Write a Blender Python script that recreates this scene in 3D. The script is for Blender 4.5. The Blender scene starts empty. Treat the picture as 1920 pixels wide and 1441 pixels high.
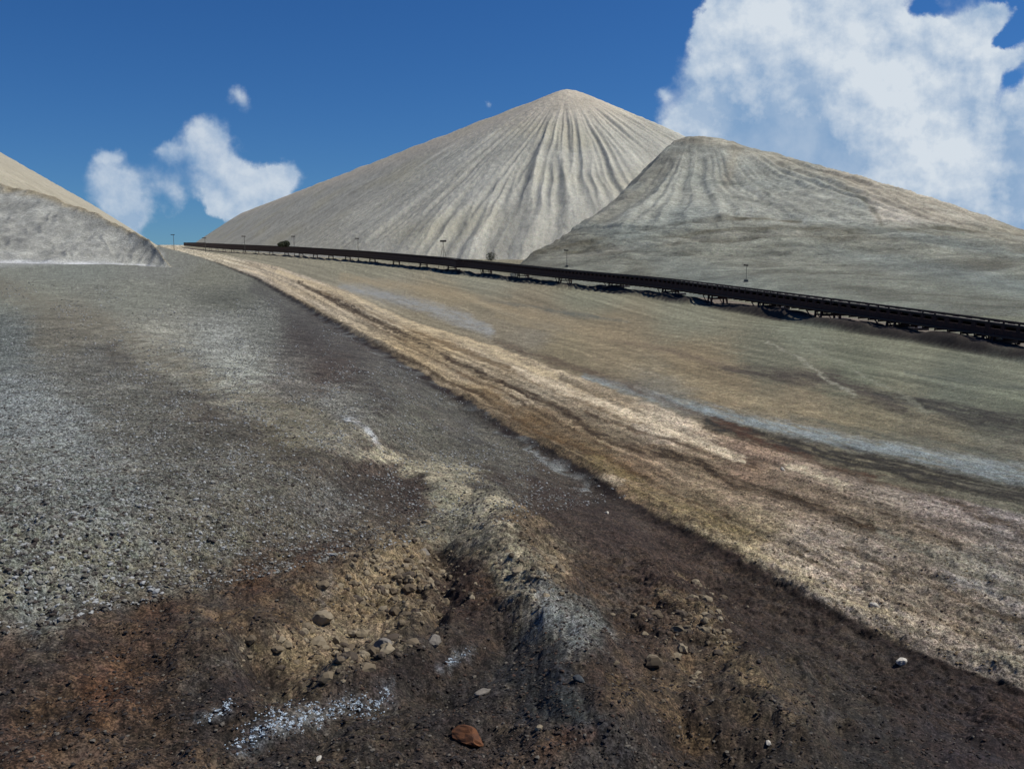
import bpy, math, random
import numpy as np

C = bpy.context.scene
# ------------------------------------------------------------------ camera, sky, sun, exposure
EYE = 8.0                      # eye height above the plain (m)
F = 1663.0                     # focal length for a 1920 wide frame
W0, H0 = 1920.0, 1441.0
PITCH = math.atan((H0 / 2 - 457) / F)

cd = bpy.data.cameras.new('camera'); cam = bpy.data.objects.new('camera', cd)
C.collection.objects.link(cam); C.camera = cam
cd.sensor_width = 36; cd.lens = F / W0 * 36; cd.clip_start = 0.1; cd.clip_end = 20000
cam.location = (0, 0, EYE); cam.rotation_euler = (math.pi / 2 - PITCH, 0, 0)

SUN_EL, SUN_AZ = math.radians(52), math.radians(80)     # azimuth clockwise from +Y
sd = bpy.data.lights.new('sun', 'SUN'); sun = bpy.data.objects.new('sun', sd)
C.collection.objects.link(sun)
sd.energy = 4.0; sd.angle = math.radians(0.5); sd.color = (1.0, 0.95, 0.87)
sun.rotation_euler = (math.pi / 2 - SUN_EL, 0, -SUN_AZ + math.pi)
sun.location = (60, 10, 90)

C.view_settings.view_transform = 'Standard'; C.view_settings.look = 'None'
C.view_settings.gamma = 1; C.view_settings.exposure = 0.12


class N:
    """small node helper"""
    def __init__(s, tree): s.t = tree
    def n(s, typ, **kw):
        x = s.t.nodes.new(typ)
        for k, v in kw.items(): setattr(x, k, v)
        return x
    def put(s, sock, v):
        if v is None: return
        if isinstance(v, bpy.types.NodeSocket): s.t.links.new(v, sock)
        else: sock.default_value = v
    def m(s, op, a, b=None, c=None, clamp=False):
        x = s.n('ShaderNodeMath', operation=op, use_clamp=clamp)
        s.put(x.inputs[0], a); s.put(x.inputs[1], b); s.put(x.inputs[2], c)
        return x.outputs[0]
    def v(s, op, a, b=None):
        x = s.n('ShaderNodeVectorMath', operation=op)
        s.put(x.inputs[0], a); s.put(x.inputs[1], b)
        return x.outputs[0]
    def noise(s, vec, scale, detail=4, rough=.55, out=0, dist=0):
        x = s.n('ShaderNodeTexNoise'); s.put(x.inputs['Vector'], vec)
        x.inputs['Scale'].default_value = scale; x.inputs['Detail'].default_value = detail
        x.inputs['Roughness'].default_value = rough; x.inputs['Distortion'].default_value = dist
        return x.outputs[out]
    def ramp(s, v, a, b, lo=0., hi=1., smooth=True):
        x = s.n('ShaderNodeMapRange', interpolation_type='SMOOTHSTEP' if smooth else 'LINEAR')
        for i, q in enumerate((v, a, b, lo, hi)): s.put(x.inputs[i], q)
        return x.outputs[0]
    def mix(s, f, a, b, mode='MIX'):
        x = s.n('ShaderNodeMix', data_type='RGBA', blend_type=mode)
        s.put(x.inputs[0], f); s.put(x.inputs[6], a); s.put(x.inputs[7], b)
        return x.outputs[2]


def lin(r, g, b):
    f = lambda c: (c / 255 / 12.92) if c / 255 <= .04045 else ((c / 255 + .055) / 1.055) ** 2.4
    return (f(r), f(g), f(b), 1.0)


cp, sp = math.cos(PITCH), math.sin(PITCH)


def ray(px, py):
    """unit-forward direction from the eye through an image pixel"""
    u, w = (px - W0 / 2) / F, -(py - H0 / 2) / F
    return np.array([u, cp + w * sp, -sp + w * cp])


def to_image(X, Y, Z):
    """inverse of ray() for arrays of world points: image pixel coordinates"""
    Z = Z - EYE
    f = np.maximum(Y * cp - Z * sp, .05)
    return W0 / 2 + F * X / f, H0 / 2 - F * (Y * sp + Z * cp) / f


world = bpy.data.worlds.new('World'); C.world = world; world.use_nodes = True
wt = world.node_tree; wt.nodes.clear(); q = N(wt)
sky = q.n('ShaderNodeTexSky', sky_type='NISHITA'); sky.sun_disc = False
sky.sun_elevation = SUN_EL; sky.sun_rotation = SUN_AZ
sky.air_density = 1.0; sky.dust_density = 0.25; sky.ozone_density = 3.0; sky.altitude = 300
tc = q.n('ShaderNodeTexCoord')
wt.links.new(q.v('ADD', q.v('MULTIPLY', tc.outputs['Generated'], (1, 1, 1)), (0, 0, .055)), sky.inputs[0])   # skip the dusty band at the horizon
hs = q.n('ShaderNodeHueSaturation'); hs.inputs['Saturation'].default_value = 1.22
hs.inputs['Value'].default_value = .8
wt.links.new(sky.outputs[0], hs.inputs['Color'])
skycol = q.mix(1.0, hs.outputs[0], (.74, 1.20, 1.72, 1), 'MULTIPLY')
sep = q.n('ShaderNodeSeparateXYZ')
wt.links.new(tc.outputs['Generated'], sep.inputs[0])
dy = q.m('MAXIMUM', sep.outputs[1], .05)
gx = q.m('DIVIDE', sep.outputs[0], dy); gz = q.m('DIVIDE', sep.outputs[2], dy)
cmb = q.n('ShaderNodeCombineXYZ'); wt.links.new(gx, cmb.inputs[0]); wt.links.new(gz, cmb.inputs[1])
P = cmb.outputs[0]
wn = q.n('ShaderNodeTexNoise'); q.put(wn.inputs['Vector'], P); wn.inputs['Scale'].default_value = 9
wn.inputs['Detail'].default_value = 8; wn.inputs['Roughness'].default_value = .6
warp = q.v('SUBTRACT', wn.outputs['Color'], (.5, .5, .5))
Pw = q.v('ADD', P, q.v('MULTIPLY', warp, (.075, .075, 0)))


def gp(px, py):
    r = ray(px, py); return r[0] / r[1], r[2] / r[1]


# cloud banks: centre and half-size of each billow in image pixels, weight
CL = [(1450, 90, 110, 130, 1.0), (1600, 60, 130, 110, 1.0), (1560, 210, 210, 130, 1.0), (1450, 250, 110, 80, .8),
      (1700, 190, 120, 90, 1.0), (1765, 95, 75, 65, .85), (1740, 300, 130, 100, 1.1), (1600, 330, 200, 100, .8),
      (1800, 350, 120, 90, .8), (1940, 260, 80, 120, 1.1), (1910, 350, 120, 110, .8), (1310, 245, 45, 30, 1.0),
      (1370, 210, 42, 60, .75), (1900, 90, 28, 26, .6), (1850, 20, 50, 22, .55), (1400, 20, 55, 60, .8),
      (1835, 130, 26, 22, .55), (1480, 330, 150, 60, .7),
      # left clouds
      (210, 345, 38, 40, .92), (240, 405, 42, 52, .85), (212, 282, 24, 14, .55), (382, 250, 30, 34, .85),
      (412, 315, 42, 38, .92), (440, 362, 46, 32, .8), (502, 338, 42, 26, .9), (322, 275, 24, 18, .5),
      (300, 320, 40, 36, .28), (532, 345, 26, 34, .6), (455, 192, 18, 22, .42), (322, 370, 26, 40, .3),
      (915, 190, 16, 34, .36), (1240, 175, 14, 12, .3),
      (1700, 45, 26, 36, -.75), (1735, 8, 40, 18, -.6), (1862, 150, 36, 44, -.65), (1885, 60, 34, 24, -.35), (1845, 205, 24, 30, -.65), (1905, 130, 28, 36, -.4), (1872, 225, 22, 24, -.4),
      (1325, 150, 18, 26, -.35)]
dens = None
for px, py, sx, sy, w in CL:
    cx, cy = gp(px, py)
    d = q.v('MULTIPLY', q.v('SUBTRACT', Pw, (cx, cy, 0)), (F / sx * .98, F / sy * .98, 0))
    vm = q.n('ShaderNodeVectorMath', operation='DOT_PRODUCT'); q.put(vm.inputs[0], d); q.put(vm.inputs[1], d)
    e = q.m('EXPONENT', q.m('MULTIPLY', vm.outputs['Value'], -.85))
    e = q.m('MULTIPLY', e, w * 1.4)
    dens = e if dens is None else q.m('ADD', dens, e)
# billow brightness: sunlit heads (positive) and shaded bellies (negative)
BR = [(1420, 30, 70, 60, .8), (1600, 70, 110, 70, .45), (1620, 170, 90, 50, .8), (1760, 270, 80, 90, .75),
      (1680, 240, 60, 40, .4), (1440, 230, 100, 90, -1.15), (1560, 300, 150, 60, -.7), (1700, 330, 90, 40, .5),
      (1800, 310, 60, 50, .5), (1930, 330, 100, 130, -.8), (1640, 380, 160, 40, -.6), (1310, 238, 35, 20, .9),
      (1450, 340, 110, 60, -.8), (1540, 120, 60, 60, .2),
      (380, 240, 40, 40, .3), (510, 320, 30, 20, .5), (240, 400, 60, 60, -.25), (420, 340, 60, 30, .25)]
bri = None
for px, py, sx, sy, w in BR:
    cx, cy = gp(px, py)
    d = q.v('MULTIPLY', q.v('SUBTRACT', Pw, (cx, cy, 0)), (F / sx, F / sy, 0))
    vm = q.n('ShaderNodeVectorMath', operation='DOT_PRODUCT'); q.put(vm.inputs[0], d); q.put(vm.inputs[1], d)
    e = q.m('MULTIPLY', q.m('EXPONENT', q.m('MULTIPLY', vm.outputs['Value'], -.6)), w)
    bri = e if bri is None else q.m('ADD', bri, e)
n1 = q.noise(P, 14, 7, .6)
n1b = q.noise(q.v('ADD', P, (.007, .014, 0)), 14, 7, .6)     # same field towards the sun: lit and shaded billows
n2 = q.noise(P, 34, 5, .6)
dd = q.m('ADD', dens, q.m('MULTIPLY', q.m('SUBTRACT', n1, .5), .9))
dd = q.m('ADD', dd, q.m('MULTIPLY', q.m('SUBTRACT', n2, .5), .34))
soft = q.noise(P, 5, 3, .5)
mask = q.ramp(dd, q.m('SUBTRACT', .42, q.m('MULTIPLY', q.ramp(soft, .42, .66), .2)), q.m('ADD', .62, q.m('MULTIPLY', q.ramp(soft, .42, .66), .38)))
mask = q.m('MULTIPLY', mask, q.ramp(gx, -.45, .1, .8, .98))
lit = q.m('ADD', q.m('MULTIPLY', bri, .42), q.m('MULTIPLY', q.m('SUBTRACT', n1, n1b), 2.6))
lit = q.m('ADD', lit, q.m('MULTIPLY', q.m('SUBTRACT', q.noise(P, 8, 6, .6), .5), .95))
lit = q.m('ADD', lit, .56)
lit = q.m('MINIMUM', q.m('MAXIMUM', lit, q.m('MULTIPLY', q.ramp(q.noise(P, 11, 5, .6), .3, .7), .36)), 1.0)
ccol = q.mix(lit, (4.0, 6.6, 10.4, 1), (12.4, 13.6, 14.8, 1))
# soft falling-off of cloud above ground only
final = q.mix(mask, skycol, ccol)
bg = q.n('ShaderNodeBackground'); bg.inputs['Strength'].default_value = .05
wo = q.n('ShaderNodeOutputWorld')
wt.links.new(final, bg.inputs['Color']); wt.links.new(bg.outputs[0], wo.inputs[0])
world.cycles.sampling_method = 'MANUAL'; world.cycles.sample_map_resolution = 512

# ------------------------------------------------------------------ numeric noise
_r = np.random.RandomState(7)
PERM = _r.permutation(4096); GA = _r.uniform(0, 2 * np.pi, 4096); GC, GS = np.cos(GA), np.sin(GA)


def pn(x, y, seed=0):
    xi, yi = np.floor(x).astype(np.int64), np.floor(y).astype(np.int64)
    xf, yf = x - xi, y - yi

    def g(i, j):
        h = PERM[(PERM[(xi + i + seed * 57) & 4095] + yi + j) & 4095]
        return GC[h] * (xf - i) + GS[h] * (yf - j)
    u, v = xf * xf * xf * (xf * (xf * 6 - 15) + 10), yf * yf * yf * (yf * (yf * 6 - 15) + 10)
    a, b, c, d = g(0, 0), g(1, 0), g(0, 1), g(1, 1)
    return ((a + (b - a) * u) * (1 - v) + (c + (d - c) * u) * v) * 1.5


def fbm(x, y, octv=4, seed=0, gain=.5, ridge=False):
    s = np.zeros(np.broadcast(x, y).shape); a = 1.
    for o in range(octv):
        n = pn(x * 2 ** o + 13.7 * o, y * 2 ** o - 7.1 * o, seed + o)
        if ridge: n = 1 - 2 * np.abs(n)
        s = s + a * n; a *= gain
    return s


def sstep(a, b, x):
    t = np.clip((x - a) / (b - a), 0, 1); return t * t * (3 - 2 * t)


def interp(pts, v, k=0):
    p = np.array(pts, float); return np.interp(v, p[:, k], p[:, 1 - k])


# ------------------------------------------------------------------ meshes
def grid_mesh(name, X, Y, Z, mat, cols=None, attrs=None):
    nr, nc = X.shape
    co = np.stack([X, Y, Z], -1).reshape(-1, 3).astype(np.float32)
    i = np.arange(nr * nc).reshape(nr, nc)
    quads = np.stack([i[:-1, :-1], i[:-1, 1:], i[1:, 1:], i[1:, :-1]], -1).reshape(-1, 4).astype(np.int32)
    me = bpy.data.meshes.new(name)
    me.vertices.add(len(co)); me.vertices.foreach_set('co', co.ravel())
    me.loops.add(quads.size); me.loops.foreach_set('vertex_index', quads.ravel())
    me.polygons.add(len(quads))
    me.polygons.foreach_set('loop_start', np.arange(0, quads.size, 4, dtype=np.int32))
    me.polygons.foreach_set('use_smooth', np.ones(len(quads), bool))
    me.update(calc_edges=True)
    if cols is not None:
        a = me.attributes.new('col', 'FLOAT_COLOR', 'POINT')
        c4 = np.ones((len(co), 4), np.float32); c4[:, :3] = cols.reshape(-1, 3)
        a.data.foreach_set('color', c4.ravel())
    for k, v in (attrs or {}).items():
        a = me.attributes.new(k, 'FLOAT', 'POINT'); a.data.foreach_set('value', v.astype(np.float32).ravel())
    me.materials.append(mat)
    o = bpy.data.objects.new(name, me); C.collection.objects.link(o)
    return o


def raw_mesh(name, V, Fc, mat, parent=None, smooth=False):
    me = bpy.data.meshes.new(name)
    V = np.asarray(V, np.float32)
    if isinstance(Fc, np.ndarray):
        k = Fc.shape[1]
        me.vertices.add(len(V)); me.vertices.foreach_set('co', V.ravel())
        me.loops.add(Fc.size); me.loops.foreach_set('vertex_index', Fc.astype(np.int32).ravel())
        me.polygons.add(len(Fc)); me.polygons.foreach_set('loop_start', np.arange(0, Fc.size, k, dtype=np.int32))
        me.update(calc_edges=True)
    else:
        me.from_pydata([tuple(map(float, v)) for v in V], [], Fc)
    me.polygons.foreach_set('use_smooth', np.full(len(me.polygons), smooth))
    me.materials.append(mat)
    o = bpy.data.objects.new(name, me); C.collection.objects.link(o)
    if parent: o.parent = parent
    return o


def earth_mat(name, fine=3.0, bump=.35, contrast=1.0, bdist=.05, coarse=.6, streak=None):
    m = bpy.data.materials.new(name); m.use_nodes = True
    t = m.node_tree; t.nodes.clear(); k = N(t)
    geo = k.n('ShaderNodeNewGeometry').outputs['Position']
    at = k.n('ShaderNodeAttribute', attribute_name='col').outputs['Color']
    gr = k.n('ShaderNodeAttribute', attribute_name='grain').outputs['Fac']
    sa = k.n('ShaderNodeAttribute', attribute_name='salt').outputs['Fac']
    pos = geo
    if streak: pos = k.v('MULTIPLY', geo, streak)
    a = k.noise(pos, fine, 9, .86)
    b = k.noise(geo, coarse, 8, .72)
    c = k.m('ADD', k.m('MULTIPLY', k.noise(pos, fine * 20, 1, .6), .5), k.m('MULTIPLY', k.noise(pos, fine * 6, 2, .7), .5))
    f = k.m('SUBTRACT', k.m('ADD', k.m('ADD', k.m('MULTIPLY', a, .4), k.m('MULTIPLY', b, .2)), k.m('MULTIPLY', c, .75)), .675)
    f = k.m('MULTIPLY', f, k.m('MULTIPLY', gr, 16.0 * contrast))
    f = k.m('MINIMUM', k.m('MAXIMUM', f, -2.2), 1.5)
    f = k.m('POWER', 2.0, f)                                  # log-symmetric mottling
    col = k.mix(1.0, at, k.n('ShaderNodeCombineXYZ').outputs[0], 'MULTIPLY')
    cx = col.node.inputs[7].links[0].from_node
    for i in range(3): t.links.new(f, cx.inputs[i])
    # hue wander between warm and cool grains
    h = k.noise(geo, fine * 2.3, 8, .8, out=1)
    hv = k.v('ADD', k.v('MULTIPLY', k.v('SUBTRACT', h, (.5, .5, .5)), (.45, .3, .5)), (1, 1, 1))
    col = k.mix(1.0, col, hv, 'MULTIPLY')
    # pale salt crumbs
    s1 = k.m('ADD', k.m('MULTIPLY', k.noise(pos, fine * 1.7, 8, .88), .5), k.m('MULTIPLY', k.noise(pos, fine * 9, 4, .9), .5))
    thr = k.m('SUBTRACT', .62, k.m('MULTIPLY', sa, .14))
    sm = k.ramp(s1, thr, k.m('ADD', thr, .03))
    sm = k.m('MULTIPLY', sm, k.m('MINIMUM', k.m('MULTIPLY', sa, 2.5), 1.0))
    col = k.mix(k.m('MULTIPLY', sm, .85), col, (.40, .43, .42, 1))
    bs = k.n('ShaderNodeBsdfPrincipled'); bs.inputs['Roughness'].default_value = .95
    bs.inputs['Specular IOR Level'].default_value = .2
    t.links.new(col, bs.inputs['Base Color'])
    bp = k.n('ShaderNodeBump'); bp.inputs['Strength'].default_value = bump; bp.inputs['Distance'].default_value = bdist
    t.links.new(a, bp.inputs['Height']); t.links.new(bp.outputs[0], bs.inputs['Normal'])
    out = k.n('ShaderNodeOutputMaterial'); t.links.new(bs.outputs[0], out.inputs[0])
    return m


def plain_mat(name, c1, c2, scale=4, rough=.9, metal=0., bump=.3, bdist=.02):
    m = bpy.data.materials.new(name); m.use_nodes = True
    t = m.node_tree; t.nodes.clear(); k = N(t)
    pos = k.n('ShaderNodeTexCoord').outputs['Object']
    a = k.noise(pos, scale, 8, .7)
    col = k.mix(k.ramp(a, .35, .65), c1, c2)
    bs = k.n('ShaderNodeBsdfPrincipled'); bs.inputs['Roughness'].default_value = rough
    bs.inputs['Metallic'].default_value = metal
    t.links.new(col, bs.inputs['Base Color'])
    bp = k.n('ShaderNodeBump'); bp.inputs['Strength'].default_value = bump; bp.inputs['Distance'].default_value = bdist
    t.links.new(a, bp.inputs['Height']); t.links.new(bp.outputs[0], bs.inputs['Normal'])
    out = k.n('ShaderNodeOutputMaterial'); t.links.new(bs.outputs[0], out.inputs[0])
    return m


GAIN = 1.0      # albedo of a surface that reads as the given image colour in full sun


def alb(rgb, gain=None):
    g = GAIN if gain is None else gain
    return np.array(lin(*rgb)[:3]) * g


# ------------------------------------------------------------------ ground lines in image pixels
LE = [(300, 462), (352, 475), (410, 493), (480, 520), (552, 560), (620, 600), (740, 670), (860, 740), (955, 800),
      (1060, 860), (1200, 940), (1340, 1020), (1500, 1110), (1700, 1210), (1920, 1290), (2350, 1441), (4000, 2000)]
RE = [(345, 462), (375, 470), (430, 480), (520, 500), (580, 520), (650, 545), (765, 600), (930, 650), (1065, 700),
      (1200, 750), (1330, 800), (1470, 850), (1640, 900), (1850, 950), (2100, 1000), (4500, 1441), (6000, 1700)]
LEn = np.array(LE, float); REn = np.array(RE, float)


def ledge(py): return np.interp(py, LEn[:, 1], LEn[:, 0])
def redge(py): return np.interp(py, REn[:, 1], REn[:, 0])


# road left edge in world metres (on the plain), used for the raised left field
_w = []
for px, py in LE[1:]:
    r = ray(px, py); s = -EYE / r[2]; _w.append((r[1] * s, r[0] * s))
_w = np.array(sorted(_w))


def edgeX(Y):
    x = np.interp(Y, _w[:, 0], _w[:, 1])
    x = np.where(Y < _w[0, 0], _w[0, 1] + (_w[0, 0] - Y) * .5, x)
    return np.where(Y > _w[-1, 0], _w[-1, 1] - (Y - _w[-1, 0]) * .385, x)


def z_base(X, Y):
    d = edgeX(Y) - X
    dp = np.maximum(d, 0)
    z = 3.6 * (1 - np.exp(-dp / (13 + Y * .10))) * (1 - .0 * Y)
    z = z * np.where(Y > 0, 1, 1)
    z = z + .9 * np.exp(-((X + 6) ** 2 + (Y - 6) ** 2) / 120)
    z = z + .25 * fbm(X / 25, Y / 25, 3, 3) * sstep(0, 10, dp) - .0
    z = z + .12 * fbm(X / 14, Y / 14, 3, 5) * sstep(0, 15, -d)
    return z


# relief strokes: image-pixel polyline, half-width (pixels) at each point, height (m)
RELIEF = [
    ([(-60, 510, 40), (200, 620, 46), (480, 760, 50), (690, 835, 46), (800, 880, 40), (900, 930, 46), (960, 1060, 60), (1080, 1200, 70), (1180, 1330, 90)], .36),
    ([(500, 1240, 60), (640, 1160, 90), (760, 1080, 80), (820, 1020, 50)], -.42),
    ([(600, 1330, 50), (760, 1290, 60), (930, 1200, 60)], -.32),
    ([(930, 950, 20), (1000, 1040, 24), (1060, 1100, 24)], .14),
    ([(1230, 1100, 30), (1290, 1150, 40), (1370, 1240, 45), (1440, 1340, 60), (1500, 1450, 60)], .28),
    ([(1150, 1230, 30), (1250, 1330, 40), (1330, 1441, 50)], -.12),
    ([(1330, 1080, 26), (1500, 1180, 34), (1640, 1250, 40), (1800, 1320, 50)], -.22),
    ([(835, 1060, 26), (850, 1110, 34), (820, 1140, 20)], -.34),
    ([(1010, 1235, 50), (1060, 1320, 80), (1120, 1441, 100)], .25),
    ([(330, 1240, 30), (420, 1190, 30), (560, 1130, 30)], .12),
]


def seg_dist(px, py, pts):
    """distance to a polyline whose points carry a half-width; returns distance/width"""
    best = np.full(px.shape, 1e9)
    for a, b in zip(pts[:-1], pts[1:]):
        dx, dy_ = b[0] - a[0], b[1] - a[1]
        t = np.clip(((px - a[0]) * dx + (py - a[1]) * dy_) / (dx * dx + dy_ * dy_), 0, 1)
        w = a[2] + (b[2] - a[2]) * t
        best = np.minimum(best, np.hypot(px - a[0] - t * dx, py - a[1] - t * dy_) / w)
    return best


def rut_field(fr, py, X, Y):
    """wheel-rut pattern across (fr) and along the road, -1..1"""
    al = np.log(np.maximum(Y, 3)) * 2.2
    wv = fr + .05 * pn(al * 1.3, fr * 2, 21)
    n = .5 * pn(wv * 8, al * .8, 31) + .5 * pn(wv * 19, al * 1.6, 32) + .35 * pn(wv * 42, al * 3.5, 33)
    # two long deep ruts seen the whole way
    c1 = np.interp(py, [500, 620, 780, 950, 1110, 1400], [.52, .52, .53, .45, .36, .3])
    c2 = np.interp(py, [500, 700, 800, 930, 1050, 1400], [.30, .30, .28, .20, .17, .14])
    c3 = np.interp(py, [600, 800, 930, 1050, 1400], [.86, .80, .70, .64, .6])
    n = n - .75 * np.exp(-((wv - c1) / .030) ** 2) - .45 * np.exp(-((wv - c2) / .018) ** 2) - .5 * np.exp(-((wv - c3) / .022) ** 2)
    return n


def height(X, Y, fine=True):
    z = z_base(X, Y)
    px, py = to_image(X, Y, z)
    pxw = px + 16 * pn(X / 1.3, Y / 1.3, 11) * np.clip(30 / np.maximum(Y, 1), .1, 1.4)
    pyw = py + 12 * pn(X / 1.3, Y / 1.3, 12) * np.clip(30 / np.maximum(Y, 1), .1, 1.4)
    fb = np.interp(px, [-400, 0, 200, 400, 550, 680, 780, 830, 870], [1230, 1185, 1150, 1090, 1030, 950, 890, 868, 840])
    z = z + .75 * sstep(-10, 110, fb - py + 14 * pn(X / 1.5, Y / 1.5, 17)) * sstep(900, 700, px) * sstep(560, 760, py)
    inb = (py > 462)
    for pts, h in RELIEF:
        z = z + h * np.exp(-seg_dist(pxw, pyw, pts) ** 2 * 1.2) * inb
    le, re = ledge(py), redge(py)
    fr = (px - le) / np.maximum(re - le, 4)
    # berm thrown up at the road's left edge, ditch beside it
    wm = (px - le) / F * Y                                    # metres from the edge
    near = sstep(600, 120, Y)
    z = z + near * (.32 * np.exp(-((wm - .1) / .35) ** 2) - .22 * np.exp(-((wm + .9) / .8) ** 2)) * (1 + .5 * pn(X / 2, Y / 5, 14))
    onroad = sstep(-.02, .02, fr) * sstep(1.08, .98, fr)
    z = z + onroad * .07 * rut_field(fr, py, X, Y) * sstep(300, 25, Y)
    right = sstep(1.0, 1.1, fr)
    st = pn(fr * 7, np.log(np.maximum(Y, 3)) * 1.5, 41) + .5 * pn(fr * 17, np.log(np.maximum(Y, 3)) * 3, 42)
    z = z + right * .05 * st * sstep(300, 30, Y)
    if fine:
        nr = sstep(130, 15, Y)
        broken = lump_mask(px, py)
        z = z + nr * (.035 * fbm(X / .9, Y / .9, 5, 51, .62)) * (1 + 2.4 * sstep(900, 1100, py))
        cl = fbm(X / .55, Y / .55, 4, 61, .55, ridge=True)
        z = z + broken * .07 * cl
        cv = 1 - np.abs(pn(X / .28 + .4 * pn(X / .5, Y / .5, 63), Y / .28, 62)) * 2.2
        z = z + broken * .06 * np.clip(1 - cv, 0, 1.2)
        cl2 = fbm(X / 1.6, Y / 1.6, 4, 66, .6)
        z = z + broken * .17 * cl2
        z = z + onroad * nr * .02 * fbm(X / .3, Y / .3, 3, 71, .6)
    # conveyor bank: broken edge of spilled material with a steep near side
    cxx = conv_x(Y)
    dcv = (X - cxx) * .93
    seg = sstep(-.65, -.05, pn(Y / 11, 0 * Y, 81)) * sstep(45, 55, Y) * sstep(1000, 700, Y)
    hgt = .85 + .35 * pn(Y / 7.1, 0 * Y, 82) + .2 * pn(X / 1.6, Y / 2.4, 84)
    edge = -2.3 + 1.1 * pn(Y / 13, 0 * Y, 83)
    z = z + seg * hgt * sstep(edge - 1.2, edge + .2, dcv) * sstep(edge + 4.5, edge + 1.0, dcv)
    return z


def lump_mask(px, py):
    """where the soil is broken up by tracks and digging"""
    m = np.zeros(np.shape(px))
    for cx, cy, rx, ry, a in ((740, 1080, 110, 90, 1.), (590, 1210, 160, 60, .6), (1240, 1180, 170, 130, .6), (1000, 1030, 70, 80, .8),
                              (1420, 1330, 220, 120, .7), (1700, 1290, 240, 50, .5), (1180, 1400, 200, 80, .4), (950, 1130, 60, 40, .3),
                              (560, 1340, 200, 60, .35)):
        m = np.maximum(m, a * np.exp(-(((px - cx) / rx) ** 2 + ((py - cy) / ry) ** 2) ** 1.5))
    return m


# conveyor centre line (Y, X) in metres
_c = []
for px, py in [(2150, 703), (1920, 664), (1590, 611), (1250, 557), (1050, 535), (860, 512), (680, 492), (550, 481), (430, 473), (372, 467.5), (345, 463.5)]:
    r = ray(px, py); s = -EYE / r[2]; _c.append((r[1] * s, r[0] * s))
_c = np.array(sorted(_c))


def conv_x(Y):
    x = np.interp(Y, _c[:, 0], _c[:, 1])
    k = (_c[1, 1] - _c[0, 1]) / (_c[1, 0] - _c[0, 0])
    return np.where(Y < _c[0, 0], _c[0, 1] + (Y - _c[0, 0]) * k, x)


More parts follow.
